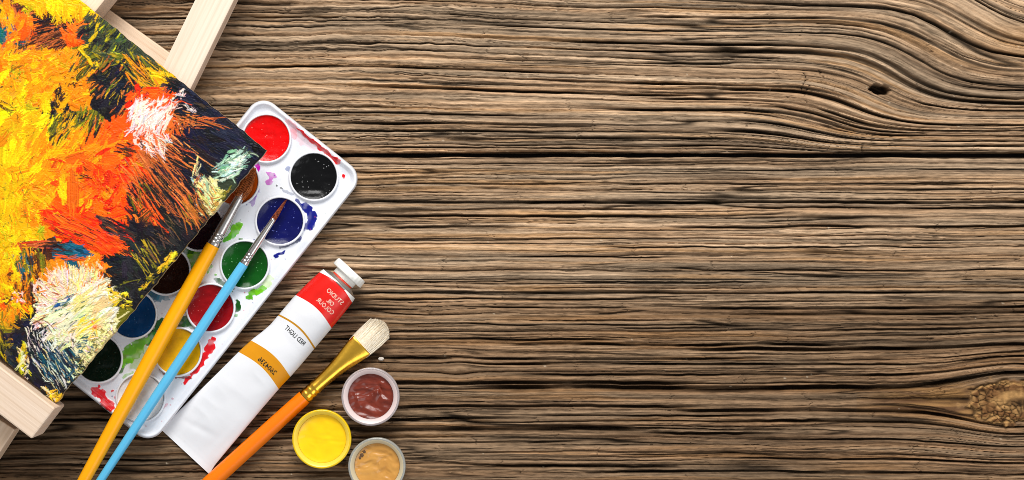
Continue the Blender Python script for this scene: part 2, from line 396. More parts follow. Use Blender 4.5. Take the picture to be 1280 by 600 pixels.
# ------------------------------------------------------------------ the painting
def make_painting():
    R2 = 2                                    # samples per unit
    X0, Y0, X1, Y1 = -330, -330, 365, 540
    w, h = (X1 - X0) * R2, (Y1 - Y0) * R2
    img = np.zeros((h, w, 3), np.float32); hgt = np.zeros((h, w), np.float32)
    rng = np.random.RandomState(11)
    Y_ = (236, 172, 8); LY = (246, 204, 12); O_ = (244, 136, 10); RO = (248, 84, 8); RD = (238, 34, 6); K = (22, 21, 27); NV = (24, 25, 44); DG = (52, 60, 44); OL = (112, 108, 24)
    WH = (230, 213, 201); CR = (228, 215, 152); TE = (22, 84, 104); MG = (150, 190, 160); BR = (74, 38, 22); RU = (190, 92, 40); PK = (250, 205, 190); YG = (190, 180, 20); GR = (84, 98, 40)
    yy, xx = np.mgrid[0:h, 0:w].astype(np.float32); xx = xx / R2 + X0; yy = yy / R2 + Y0
    # ground colour: nearest patch with a ragged border
    seeds = [(-40, 60, O_), (-60, 200, LY), (-40, 320, Y_), (-40, 420, OL), (-150, 100, RO), (-200, 250, Y_), (-120, 350, K), (-250, 0, DG), (-100, -60, Y_), (0, -60, O_), (60, -30, Y_),
             (20, 8, BR), (60, 5, Y_), (95, 4, Y_), (55, 35, K), (25, 32, RO), (92, 42, RO), (3, 42, TE), (10, 80, O_), (45, 75, O_), (80, 85, O_), (115, 45, DG), (140, 50, DG), (165, 70, DG), (105, 75, OL), (122, 95, DG),
             (150, 105, K), (135, 125, K), (190, 95, Y_), (212, 108, Y_), (172, 92, OL), (20, 130, Y_), (60, 115, O_), (95, 120, O_), (70, 150, K), (110, 155, OL), (20, 170, LY), (45, 165, LY), (50, 200, O_), (85, 195, RO), (130, 170, RO), (155, 165, RO),
             (180, 125, RO), (210, 135, RO), (190, 160, PK), (195, 190, RU), (240, 130, NV), (270, 150, NV), (300, 170, NV), (325, 186, K), (240, 160, NV), (225, 205, K), (260, 190, NV), (290, 205, NV), (275, 225, DG), (250, 240, CR), (215, 240, K), (235, 265, K), (200, 270, K),
             (15, 240, Y_), (40, 250, O_), (75, 240, O_), (110, 230, RO), (140, 230, RD), (165, 250, RO), (90, 285, RD), (130, 300, RD), (115, 270, RD), (55, 280, O_), (10, 300, Y_), (35, 300, Y_), (15, 340, Y_),
             (180, 300, K), (210, 310, K), (160, 340, K), (175, 360, K), (150, 320, K), (190, 250, RO), (30, 328, TE), (50, 320, BR), (90, 318, TE), (60, 335, O_), (115, 330, O_), (10, 380, O_), (38, 360, BR), (100, 370, CR), (75, 395, CR), (120, 400, CR), (140, 390, CR), (60, 350, PK),
             (5, 420, OL), (30, 410, K), (45, 435, K), (30, 455, K), (70, 450, NV), (60, 480, NV), (90, 460, DG), (115, 440, CR), (15, 445, K), (100, 420, CR), (150, 385, OL), (130, 440, CR)]
    sx = np.array([s[0] for s in seeds], np.float32); sy = np.array([s[1] for s in seeds], np.float32); sc = np.array([lin(s[2]) for s in seeds], np.float32)
    wx = xx + 9 * vn(xx / 14, yy / 14, 501) + 5 * vn(xx / 5, yy / 5, 502); wy = yy + 9 * vn(xx / 14, yy / 14, 503) + 5 * vn(xx / 5, yy / 5, 504)
    best = np.full((h, w), 1e9, np.float32); idx = np.zeros((h, w), np.int32)
    for i in range(len(seeds)):
        d = (wx - sx[i]) ** 2 + (wy - sy[i]) ** 2; m = d < best; best[m] = d[m]; idx[m] = i
    img[:] = sc[idx]; hgt[:] = .1 + .15 * vn(xx / 3, yy / 3, 505)

    def stroke(cx, cy, ang, L, wd, col, dry=.35, thick=.35, bend=0., streak=None, jit=.16):
        """one drag of a bristle brush; streak = a second colour left by part of the bristles"""
        r = .5 * math.hypot(L, wd) + 3
        ix0 = max(0, int((cx - r - X0) * R2)); ix1 = min(w, int((cx + r - X0) * R2) + 1)
        iy0 = max(0, int((cy - r - Y0) * R2)); iy1 = min(h, int((cy + r - Y0) * R2) + 1)
        if ix1 - ix0 < 2 or iy1 - iy0 < 2: return
        x = xx[iy0:iy1, ix0:ix1] - cx; y = yy[iy0:iy1, ix0:ix1] - cy
        ca, sa = math.cos(ang), math.sin(ang)
        s = x * ca + y * sa; q = -x * sa + y * ca - bend * s * s / max(L, 1)
        nb = max(3, int(wd / .9)); f = (q / wd + .5) * nb
        k = np.floor(f).astype(int); ok = (k >= 0) & (k < nb) & (np.abs(s) < L * .62)
        if not ok.any(): return
        k = np.clip(k, 0, nb - 1)
        e0 = -L / 2 + L * .28 * rng.rand(nb) ** 1.3; e1 = L / 2 - L * .38 * rng.rand(nb) ** 1.2
        env = .35 * L * (np.abs((np.arange(nb) + .5) / nb - .5) * 2) ** 3 * .5
        e0 = e0 + env; e1 = e1 - env
        load = rng.rand(nb)
        gap = vn(s / 7 + cx, k * 1.7 + cy, 506) * .6 + vn(s / 2.2 + cx, k * 1.3, 507) * .4
        a = ok & (s > e0[k]) & (s < e1[k])
        pr = (s - e0[k]) / (e1[k] - e0[k] + 1e-6)
        a &= (gap * .5 + .5) > dry * (.35 + .9 * np.clip(pr, 0, 1)) * (.5 + load[k])
        cj = np.clip(1 + jit * rng.randn(nb), .5, 1.5)
        if col is None:   # a clean brush pulling the wet paint it finds
            qq = ((np.arange(nb) + .5) / nb - .5) * wd; ss = e0 + rng.rand() * L * .15
            bx = np.clip(((cx + ca * ss - sa * qq) - X0) * R2, 0, w - 1).astype(int); by = np.clip(((cy + sa * ss + ca * qq) - Y0) * R2, 0, h - 1).astype(int)
            base = img[by, bx] * cj[:, None]
        else: base = np.tile(lin(col), (nb, 1)) * cj[:, None]
        if streak is not None:
            sel = rng.rand(nb) < .35
            base[sel] = lin(streak) * cj[sel][:, None]
        fr = f - np.floor(f)
        c = base[k] * (1 + .10 * vn(s / 3, k * 2.1, 508))[..., None]
        A = a[..., None] * (.93)
        img[iy0:iy1, ix0:ix1] = img[iy0:iy1, ix0:ix1] * (1 - A) + c * A
        hh = thick * (.55 + .45 * np.sin(fr * math.pi)) * (.7 + .6 * load[k])
        edge = np.exp(-((np.abs(q) - wd / 2) / .9) ** 2) * .25 * thick
        hg = hgt[iy0:iy1, ix0:ix1]
        hgt[iy0:iy1, ix0:ix1] = np.where(a, hg * .55 + hh + edge, hg)

    def fam(cx, cy, rx, ry, rot, n, cols, a0, da, L, wd, dry=.35, thick=.35, bend=.3, streaks=None, radial=None, jit=.14):
        """n strokes scattered over a turned ellipse; angles in degrees, down the picture positive"""
        cr, sr = math.cos(math.radians(rot)), math.sin(math.radians(rot))
        for _ in range(n):
            t = rng.rand() * 6.283; rr = math.sqrt(rng.rand())
            u, v = rr * rx * math.cos(t), rr * ry * math.sin(t)
            x, y = cx + u * cr - v * sr, cy + u * sr + v * cr
            if radial: a = math.degrees(math.atan2(y - radial[1], x - radial[0]))
            else: a = a0
            a += da * rng.randn()
            ll = L * (.55 + .9 * rng.rand()); ww = wd * (.5 + rng.rand())
            c_ = np.array(cols[rng.randint(len(cols))], float); c_ = np.clip(c_ * (1 + .05 * rng.randn(3)) + 3 * rng.randn(3), 2, 255)
            stroke(x, y, math.radians(a), ll, ww, c_, dry, thick, bend * rng.randn(),
                   None if not streaks else streaks[rng.randint(len(streaks))], jit)
            if _ % 2 == 0:
                t = rng.rand() * 6.283; rr = math.sqrt(rng.rand()) * 1.1
                u, v = rr * rx * math.cos(t), rr * ry * math.sin(t)
                stroke(cx + u * cr - v * sr, cy + u * sr + v * cr, math.radians(a + 8 * rng.randn()), ll * .8, ww * 1.1, None, .3, thick * .7, bend * rng.randn(), None, .05)
                u, v = u * .8 + 4 * rng.randn(), v * .8 + 4 * rng.randn()
                if _ % 6 == 0: stroke(cx + u * cr - v * sr, cy + u * sr + v * cr, math.radians(a + 10 * rng.randn()), 14 + 10 * rng.rand(), 3.6, None, .36, thick, bend * rng.randn(), None, .08)

    # ---- off to the upper left, mostly outside the photograph
    fam(-150, 60, 180, 200, 0, 260, [O_, Y_, RO, K, DG], -50, 40, 46, 11, .3)
    fam(-150, 300, 150, 140, 0, 200, [Y_, O_, OL, K, CR], 60, 40, 40, 10, .3)
    fam(20, -90, 160, 80, 30, 120, [Y_, O_, DG, K], 40, 40, 40, 10, .3)
    # ---- yellow and orange field
    fam(30, 100, 75, 60, 0, 130, [Y_, O_, (255, 170, 10), (250, 160, 30)], -55, 45, 22, 6, .3, .4)
    fam(75, 100, 45, 35, 0, 80, [O_, (252, 128, 10), Y_], -60, 50, 18, 5, .3, .4)
    fam(15, 260, 40, 160, 0, 190, [Y_, LY, LY, (248, 206, 10), YG], 80, 50, 18, 6, .3, .4)
    fam(52, 225, 35, 65, 0, 130, [O_, (252, 160, 8), Y_, (250, 120, 8)], 70, 50, 17, 5, .3, .4)
    fam(25, 168, 42, 28, -15, 70, [LY, (255, 228, 20), Y_], -35, 25, 30, 9, .15, .3)
    fam(8, 215, 20, 60, 0, 50, [LY, Y_], 90, 15, 30, 7, .3, .3)
    fam(60, 195, 30, 40, -50, 70, [O_, Y_, (250, 120, 8), LY], -52, 9, 34, 5, .35, .35, .15)
    fam(40, 150, 60, 80, 0, 40, [Y_, LY, O_, (240, 150, 8)], -52, 30, 28, 11, .14, .3)
    # ---- red and orange mass
    fam(120, 215, 55, 60, 20, 170, [RO, RD, (248, 100, 8), (244, 60, 8), O_], -30, 60, 18, 5, .35, .45)
    fam(115, 190, 40, 25, -20, 60, [RO, O_, (250, 120, 10)], -60, 18, 26, 6, .35, .4)
    fam(150, 250, 40, 50, 30, 90, [RO, RD, (250, 110, 12)], 35, 45, 16, 4, .4, .45)
    fam(128, 225, 50, 45, 0, 60, [O_, (255, 150, 30)], -25, 45, 9, 1.8, .45, .5)
    fam(118, 225, 48, 55, 10, 44, [RO, RD, O_, (246, 100, 10)], -25, 50, 26, 10, .14, .35)
    # ---- dark upper left patch with its fringe of yellow
    fam(62, 35, 34, 22, 10, 90, [K, BR, (40, 26, 26)], -22, 12, 26, 6, .25, .3, .1, [RU, K])
    fam(62, 50, 26, 10, -15, 26, [RU, (150, 80, 40), BR], -24, 6, 34, 1.6, .4, .3, .05)
    fam(20, 10, 12, 14, 0, 30, [BR, (90, 40, 25), K], 86, 6, 26, 4, .35, .3, .05, [RU])
    fam(70, 6, 50, 11, 5, 60, [Y_, (248, 200, 10), LY], 10, 22, 24, 6, .25, .4)
    fam(80, 18, 42, 8, 8, 44, [Y_, (240, 180, 10)], 100, 14, 20, 3, .5, .4, .1)
    fam(25, 33, 15, 14, 0, 34, [RO, O_, (250, 110, 14)], -40, 30, 18, 6, .25, .45)
    fam(92, 43, 13, 12, 0, 26, [RO, (250, 112, 20)], 60, 45, 15, 6, .2, .5)
    fam(2, 42, 6, 10, 0, 14, [TE, (20, 100, 80)], 80, 20, 14, 4, .2)
    fam(6, 20, 12, 18, 0, 20, [O_, Y_], 80, 20, 20, 5, .3)
    fam(45, 80, 40, 16, 0, 44, [O_, Y_, (252, 132, 10)], -30, 35, 20, 6, .25, .45)
    # ---- olive and charcoal near the upper edge
    fam(132, 48, 36, 22, 38, 110, [DG, (44, 50, 42), (62, 72, 48), K], -50, 28, 20, 5, .25, .3)
    fam(140, 50, 38, 24, 38, 60, [OL, YG, GR], -58, 14, 17, 1.6, .5, .3)
    fam(112, 80, 24, 22, 30, 60, [K, OL, DG, (60, 50, 24)], -52, 10, 22, 3, .35, .3, .1, [Y_, OL])
    for (a, b, c_) in ((122, 32, -65), (117, 46, -48), (107, 58, -15), (104, 66, 50), (113, 78, 60), (122, 86, 75)): stroke(a, b, math.radians(c_), 20, 4.5, (226, 186, 16), .3, .5)
    fam(136, 70, 16, 6, 8, 20, [OL, (150, 130, 20), DG], 6, 22, 16, 4, .3, .5)
    fam(148, 110, 34, 32, 40, 120, [K, NV, (30, 30, 30)], -45, 30, 20, 6, .25, .3)
    fam(146, 106, 34, 30, 40, 40, [(230, 170, 20), OL, RU], -50, 14, 18, 1.8, .45, .45)
    fam(162, 125, 12, 18, 10, 24, [RU, (222, 120, 40), K], -68, 10, 24, 2, .4, .3)
    fam(70, 128, 5, 20, 12, 22, [K, (50, 30, 26)], -80, 20, 14, 3.5, .3)
    fam(76, 158, 13, 20, 18, 44, [K, DG, OL], -62, 10, 20, 4, .35, .3, .1, [Y_, OL])
    fam(110, 155, 16, 20, 10, 60, [OL, K, YG, DG, O_], -66, 10, 22, 2.4, .4, .35, .1)
    fam(90, 168, 24, 12, -30, 20, [Y_, O_], -58, 8, 26, 2, .4, .4)
    fam(6, 132, 12, 5, 30, 14, [OL, BR], 32, 12, 14, 1.6, .4)
    fam(90, 100, 10, 12, 0, 10, [K, BR], 60, 60, 6, 3, .4)
    fam(20, 250, 30, 150, 0, 60, [OL, (120, 90, 10), (150, 110, 10)], -55, 40, 5, 1.5, .5, .3)
    fam(55, 110, 60, 50, 0, 40, [(150, 80, 10), OL, (110, 60, 10)], -50, 40, 6, 1.4, .5, .3)
    fam(120, 220, 45, 55, 0, 40, [(150, 30, 6), (120, 40, 10), (90, 30, 12)], -30, 40, 7, 1.3, .5, .3)
    fam(22, 90, 10, 10, 0, 16, [YG, OL], 60, 50, 10, 3, .5)
    # ---- yellow and orange strokes under the side leg
    fam(186, 96, 36, 18, 38, 90, [Y_, (222, 150, 20), O_, OL, K], 42, 9, 34, 3, .38, .4, .1, [K, DG])
    fam(206, 106, 18, 10, 40, 34, [Y_, (248, 180, 10), (230, 120, 20)], 50, 18, 22, 4.5, .25, .45)
    # ---- navy corner
    fam(262, 142, 60, 34, 38, 190, [NV, K, (30, 32, 52), (18, 18, 24)], 28, 12, 30, 7, .2, .3, .1)
    fam(300, 168, 30, 24, 38, 90, [(34, 34, 56), NV, K], 24, 10, 26, 7, .12, .35, .1)
    fam(222, 188, 46, 34, 35, 130, [K, NV, (34, 26, 26)], 38, 14, 30, 6, .25, .3, .1)
    fam(245, 150, 34, 10, 4, 26, [RU, (222, 120, 50), (180, 90, 40)], 12, 9, 34, 1.3, .4, .35, .1)
    fam(228, 160, 10, 12, 0, 16, [RU, (200, 96, 30)], 70, 30, 12, 1.6, .4, .35)
    fam(225, 196, 44, 26, 33, 60, [RU, (226, 116, 50), (240, 150, 80), K], 32, 7, 40, 1.5, .4, .35, .1)
    # ---- white burst
    fam(190, 128, 30, 20, 10, 60, [RD, RO, (250, 90, 14)], -40, 40, 20, 6, .3, .4)
    fam(196, 165, 18, 26, 10, 40, [RO, (236, 104, 30), RU], 110, 20, 22, 4, .35, .4)
    fam(186, 148, 25, 24, 20, 120, [WH, (238, 224, 216), PK, (255, 226, 214)], 118, 16, 24, 3.0, .38, .55, .2, [PK, RO])
    fam(182, 142, 20, 12, 10, 40, [WH, (240, 228, 222)], 122, 22, 20, 4, .25, .6, .2)
    fam(196, 180, 14, 18, 30, 36, [WH, PK], 60, 18, 18, 2, .42, .5)
    fam(212, 128, 12, 10, 0, 20, [WH, PK, RO], -40, 20, 16, 2, .45, .5)
    fam(228, 117, 4, 8, 20, 14, [WH, PK], -60, 40, 6, 2, .35, .6)
    fam(236, 134, 12, 4, 30, 10, [WH, (200, 190, 190)], 30, 12, 9, 1.4, .4, .5)
    # ---- mint and cream near the right corner
    fam(290, 205, 27, 13, -42, 70, [MG, (120, 160, 140), (196, 220, 196), (80, 110, 100), DG], -28, 26, 16, 3, .35, .4)
    fam(296, 205, 20, 8, -48, 34, [(206, 228, 206), (226, 236, 216)], -30, 20, 10, 2, .4, .5)
    fam(258, 238, 20, 11, 40, 60, [CR, (240, 236, 150), (214, 210, 110), MG], 40, 24, 15, 4, .3, .45)
    fam(240, 240, 14, 16, 20, 24, [K, CR, (250, 240, 220)], 20, 60, 7, 2.4, .35, .5)
    fam(245, 215, 4, 14, 0, 10, [RU, CR], 90, 15, 18, 1.6, .35)
    fam(323, 184, 8, 5, 30, 16, [K, (20, 16, 14)], 30, 40, 8, 4, .2, .8)
    # ---- black sweep with thin orange hairs
    fam(205, 262, 44, 46, 45, 190, [K, (30, 28, 28), (40, 34, 30)], 50, 12, 30, 6, .2, .3, .1)
    fam(196, 232, 46, 34, 45, 90, [RU, (226, 100, 40), (240, 130, 60), (150, 80, 40)], 52, 6, 42, 1.3, .42, .35, .1)
    fam(250, 258, 30, 16, -52, 60, [RU, (200, 120, 40), (150, 110, 40)], 58, 10, 30, 1.3, .45, .3, .1)
    fam(184, 262, 16, 30, -20, 44, [RO, (236, 70, 20), (250, 110, 40)], 55, 7, 36, 2.4, .4, .4, .1, [K])
    fam(176, 246, 14, 16, 0, 20, [OL, BR, K], 55, 10, 24, 2, .4, .3)
    fam(176, 278, 16, 8, -45, 16, [BR, (130, 80, 30)], -45, 6, 22, 2, .4)
    # ---- lower dark mass
    fam(175, 325, 50, 46, 20, 240, [K, (30, 30, 32), (38, 38, 40), (26, 24, 24)], 35, 40, 22, 6, .2, .28)
    fam(140, 285, 26, 10, 25, 40, [K, (50, 40, 36), (80, 60, 50)], 28, 8, 32, 3, .4, .3, .1)
    fam(185, 322, 20, 18, 10, 34, [(208, 168, 30), OL, (160, 140, 40)], 55, 6, 24, 1.5, .45, .35, .1)
    fam(200, 300, 40, 12, -50, 40, [(90, 70, 56), (120, 80, 50)], 48, 10, 20, 1.0, .5, .25)
    # ---- broad red drag and the upright orange stroke
    fam(92, 278, 34, 18, 12, 70, [RD, (246, 50, 8), RO], 20, 20, 26, 7, .2, .4)
    fam(110, 295, 42, 13, 24, 70, [RD, RO, (240, 60, 20)], 25, 6, 46, 5, .4, .4, .1, [K, (250, 120, 30), BR])
    fam(136, 306, 12, 14, 30, 30, [(244, 54, 14), RO], 40, 18, 20, 5, .25, .55)
    fam(79, 236, 5, 16, 0, 16, [LY, Y_], 90, 20, 14, 5, .2, .4)
    fam(105, 252, 8, 12, 0, 14, [Y_, O_], -40, 30, 12, 4, .3, .4)
    stroke(91, 242, math.radians(89), 66, 15, (222, 92, 14), .0, .6, 0, (236, 120, 20), .08)
    stroke(91, 240, math.radians(89), 60, 14, (230, 100, 14), .1, .5, 0, (214, 84, 14), .08)
    fam(108, 221, 12, 3, 8, 6, [K, BR], 10, 10, 16, 1.3, .3)
    fam(158, 186, 10, 9, 20, 18, [K, BR], 14, 14, 14, 2, .4)
    # ---- teal windows and red bars
    fam(52, 308, 26, 7, 2, 44, [RU, (190, 50, 20), BR, K, (216, 90, 60)], -2, 4, 36, 1.8, .35, .35, .05)
    fam(33, 330, 15, 16, 0, 40, [TE, (16, 60, 70), OL, (24, 100, 110)], 78, 8, 24, 3, .3, .3, .05, [O_, K])
    fam(52, 335, 12, 18, 0, 40, [O_, (226, 130, 20), BR, OL], 84, 7, 26, 3, .35, .35)
    fam(92, 314, 20, 8, 12, 34, [TE, (20, 100, 120), (16, 56, 70)], 6, 12, 18, 4, .25, .3)
    fam(94, 322, 20, 3, 8, 8, [RO, RU], 4, 5, 26, 1.4, .3)
    fam(118, 332, 15, 12, 30, 40, [O_, RO, (250, 150, 40), CR], -70, 30, 12, 3.4, .35, .5)
    # ---- lower left oranges
    fam(14, 370, 22, 32, 0, 90, [O_, (222, 120, 16), Y_, RO, BR], 75, 40, 18, 4, .4, .4)
    fam(38, 358, 14, 22, 10, 50, [BR, K, (110, 60, 24), O_], 80, 25, 20, 2.4, .4, .3)
    fam(24, 372, 9, 8, 0, 16, [PK, (250, 180, 160), RO], 40, 60, 6, 2.4, .35, .55)
    fam(6, 330, 18, 40, 0, 60, [Y_, LY, (230, 180, 10)], 85, 30, 16, 5, .35, .4)
    fam(18, 268, 22, 60, 0, 26, [OL, GR, (150, 130, 10)], -50, 40, 5, 1.6, .5, .3)
    fam(6, 405, 20, 18, 0, 60, [(230, 170, 20), OL, O_, (190, 140, 20)], 82, 22, 20, 3, .35, .4)
    fam(2, 432, 16, 24, 0, 50, [OL, (170, 140, 20), K, (200, 160, 20)], 72, 12, 26, 2.4, .4, .35)
    # ---- dark lower corner with teal and white hairs
    fam(55, 452, 44, 40, 30, 200, [K, NV, (28, 28, 34), (34, 44, 48)], 62, 24, 24, 6, .2, .3)
    fam(35, 415, 22, 14, 0, 50, [K, (36, 26, 30), NV], -30, 40, 18, 6, .2, .3)
    fam(75, 455, 22, 34, -40, 60, [TE, (40, 80, 100), (30, 60, 80)], 55, 7, 26, 2, .4, .3, .1)
    fam(72, 452, 30, 34, -40, 90, [(216, 222, 200), CR, (150, 170, 170), (230, 232, 214)], 57, 9, 19, 1.1, .5, .5, .1)
    fam(45, 425, 14, 14, 0, 34, [WH, (200, 196, 190)], 72, 14, 14, 1.2, .5, .5)
    fam(27, 452, 4, 24, 8, 30, [(222, 180, 30), CR, YG], 82, 14, 14, 3, .3, .6)
    fam(32, 458, 4, 20, 6, 20, [CR, WH], 84, 30, 8, 2.4, .35, .6)
    fam(66, 493, 14, 6, 35, 34, [(226, 190, 30), Y_, CR, OL], 30, 50, 9, 3.4, .3, .7)
    # ---- cream burst
    fam(98, 388, 52, 44, -20, 130, [CR, (248, 240, 206), WH, (240, 226, 160)], -32, 14, 28, 4, .25, .5, .2)
    fam(85, 362, 40, 28, -10, 120, [WH, CR, PK, (250, 226, 200)], 0, 16, 22, 2.2, .4, .5, .2, [O_, PK], radial=(95, 410))
    fam(62, 380, 14, 34, 20, 60, [WH, PK, CR], 0, 18, 18, 2, .42, .5, .2, [RU], radial=(105, 395))
    fam(100, 345, 36, 12, 10, 50, [CR, WH, (246, 226, 120)], 0, 12, 18, 1.8, .45, .5, .1, None, radial=(98, 420))
    fam(98, 392, 44, 30, -30, 80, [(252, 246, 214), CR, (244, 230, 150)], -34, 8, 34, 2.6, .35, .55, .15)
    fam(100, 392, 38, 26, -30, 26, [CR, (236, 226, 190), (226, 208, 130)], -33, 9, 32, 8, .2, .4)
    fam(78, 378, 14, 6, -32, 18, [TE, (30, 90, 130), GR], -38, 10, 18, 1.6, .4, .35)
    fam(72, 382, 4, 3, 0, 6, [(24, 80, 140)], -30, 20, 9, 2.4, .2, .4)
    fam(106, 432, 12, 12, 0, 34, [TE, (40, 90, 90)], -10, 18, 8, 1.8, .35, .35)
    fam(86, 400, 34, 20, -30, 34, [TE, GR, (120, 130, 60)], -36, 10, 12, 1.0, .45, .3)
    fam(105, 408, 20, 10, -30, 22, [(246, 200, 40), (248, 220, 110)], -34, 10, 18, 2, .4, .5)
    fam(118, 406, 5, 4, 0, 8, [(222, 100, 50), (230, 140, 90)], 20, 50, 7, 2.4, .3, .55)
    fam(126, 420, 28, 10, -50, 90, [CR, (236, 222, 140), (190, 170, 90), WH, (120, 110, 60)], 10, 60, 8, 2, .4, .6)
    fam(72, 418, 28, 8, 30, 50, [WH, CR, K], 60, 40, 9, 1.8, .42, .55)
    fam(102, 458, 26, 5, -50, 50, [CR, (200, 190, 120), K, OL], 0, 70, 6, 1.8, .4, .6)
    # ---- yellow crust along the lower edge
    fam(150, 372, 17, 9, 35, 70, [(226, 190, 30), (240, 204, 40), OL, K], 20, 50, 9, 3, .35, .6)
    fam(209, 328, 17, 4, -48, 46, [(226, 190, 20), (240, 200, 40), OL], -48, 25, 9, 3.2, .3, .7)
    fam(186, 352, 18, 3, -50, 34, [(200, 170, 30), OL, K], -48, 30, 8, 2.6, .35, .6)
    fam(275, 250, 26, 2.5, -52, 24, [(190, 150, 60), OL, K], -50, 20, 9, 2, .4, .4)
    return img, hgt, X0, Y0, R2

def painting():
    img, hgt, X0, Y0, R2 = make_painting()
    Rc = np.array([333., 188.]); u = np.array([-.7782, -.6280]); v = np.array([-.6410, .7676]); LU, LV = 480., 411.
    du = .62; nu = int(LU / du) + 1; nv = int(LV / du) + 1
    a, b = np.meshgrid(np.linspace(0, LU, nu), np.linspace(0, LV, nv))
    ed = np.minimum(np.minimum(a, LU - a), np.minimum(b, LV - b))
    px = Rc[0] + u[0] * a + v[0] * b; py = Rc[1] + u[1] * a + v[1] * b
    # uneven paint at the margins
    jx = 1.1 * vn(px / 7, py / 7, 601) * np.clip(1 - ed / 4, 0, 1); jy = 1.1 * vn(px / 7, py / 7, 602) * np.clip(1 - ed / 4, 0, 1)
    fx = (px - X0) * R2; fy = (py - Y0) * R2
    ix = np.clip(fx.astype(int), 0, img.shape[1] - 2); iy = np.clip(fy.astype(int), 0, img.shape[0] - 2)
    tx = np.clip(fx - ix, 0, 1)[..., None]; ty = np.clip(fy - iy, 0, 1)[..., None]
    def samp(m):
        m = m if m.ndim == 3 else m[..., None]
        return (m[iy, ix] * (1 - tx) + m[iy, ix + 1] * tx) * (1 - ty) + (m[iy + 1, ix] * (1 - tx) + m[iy + 1, ix + 1] * tx) * ty
    col = samp(img); hg = samp(hgt)[..., 0]
    # canvas plane lies on the leg and the mast: height rises away from the right edge
    zb = .0243 + a * 3.86e-5
    zt = zb + .0042 + .0009 * hg + .00010 * vn(a / 1.2, b / 1.2, 603) - .0007 * np.clip(1 - ed / 1.6, 0, 1)
    def P(px_, py_, z_):
        k = S * (H - z_) / H
        return np.stack([(px_ - 640) * k, (300 - py_) * k, z_], -1)
    top = P(px + jx, py + jy, zt)
    # outline ring carried down to the underside
    ring = np.concatenate([np.stack([np.zeros(nu, int), np.arange(nu)], 1), np.stack([np.arange(1, nv), np.full(nv - 1, nu - 1)], 1),
                           np.stack([np.full(nu - 1, nv - 1), np.arange(nu - 2, -1, -1)], 1), np.stack([np.arange(nv - 2, 0, -1), np.zeros(nv - 2, int)], 1)])
    ids = ring[:, 0] * nu + ring[:, 1]; n0 = nu * nv; m = len(ring)
    low = top[ring[:, 0], ring[:, 1]].copy(); low[:, 2] = zb[ring[:, 0], ring[:, 1]]
    co = np.concatenate([top.reshape(-1, 3), low])
    q = grid_quads(nv, nu)[:, ::-1] if False else grid_quads(nv, nu)
    j = np.arange(m); j2 = (j + 1) % m
    side = np.stack([ids[j], ids[j2], n0 + j2, n0 + j], 1)
    edgec = mix(lin((214, 190, 140)), col[ring[:, 0], ring[:, 1]], .35)
    c = np.concatenate([col.reshape(-1, 3), edgec])
    rgba = np.concatenate([np.clip(c, .002, .95), np.ones((len(c), 1))], 1)
    origin = np.array([*W(100, 250, .03)[:2], .0243])
    me = mesh_np('paint_surface', co - origin, np.concatenate([q, side]), True, {'Col': ('FLOAT_COLOR', rgba)})
    mat = mat_vcol('oil_paint', .45, .25, .0002, (1400, 1400, 1400), spec=.14)
    root = empty('canvas_painting', origin, 'abstract oil painting in yellow, orange, red and black resting on the pale pine easel', 'painting')
    link('paint_surface', me, mat, root)
    # canvas back board, a hair inside the painted skin
    cs = [(1, 1), (LU - 1, 1), (LU - 1, LV - 1), (1, LV - 1)]; vs = []
    for dz in (0., .0030):
        for (aa, bb) in cs:
            z = .0243 + aa * 3.86e-5 + dz
            x_, y_, _ = W(Rc[0] + u[0] * aa + v[0] * bb, Rc[1] + u[1] * aa + v[1] * bb, z); vs.append((x_ - origin[0], y_ - origin[1], z - origin[2]))
    link('canvas_board', mesh_py('canvas_board', vs, bf), mat_plain('raw_canvas', (222, 206, 176), .8, bump=(2500, .4, .0002)), root)
painting()

# ------------------------------------------------------------------ watercolour palette
TO = np.array([325.9, 116.8]); TX = np.array([.783, .622]); TY = np.array([-.622, .783]); TW, TL = 166., 430.
def tp(a, b): return (TO[0] + TX[0] * a + TY[0] * b, TO[1] + TX[1] * a + TY[1] * b)
PANS = [  # a, b, colour, fleck colour, label, rim splashes
 (40.5, 39.5, (236, 6, 8), (255, 120, 110), 'bright red watercolour'), (43, 106, (196, 84, 16), (222, 130, 60), 'orange watercolour'), (43.5, 178, (34, 8, 22), (90, 60, 70), 'dark purple watercolour'),
 (45, 247, (40, 16, 10), (96, 66, 50), 'dark brown watercolour'), (46.5, 316, (10, 62, 112), (40, 110, 160), 'blue watercolour'), (47, 386, (6, 26, 16), (50, 80, 60), 'very dark green watercolour'),
 (116.5, 40, (8, 8, 9), (150, 150, 150), 'black watercolour'), (118, 110, (6, 12, 84), (110, 120, 210), 'deep blue watercolour'), (117.4, 180, (6, 82, 14), (120, 190, 120), 'green watercolour'),
 (117.4, 249, (160, 6, 14), (230, 110, 110), 'crimson watercolour'), (119.2, 317.5, (246, 184, 6), (255, 220, 110), 'yellow watercolour'), (119, 391, (248, 247, 248), (250, 250, 250), 'white watercolour')]
BED = .0055; RIM = .0088; PR = 31.5

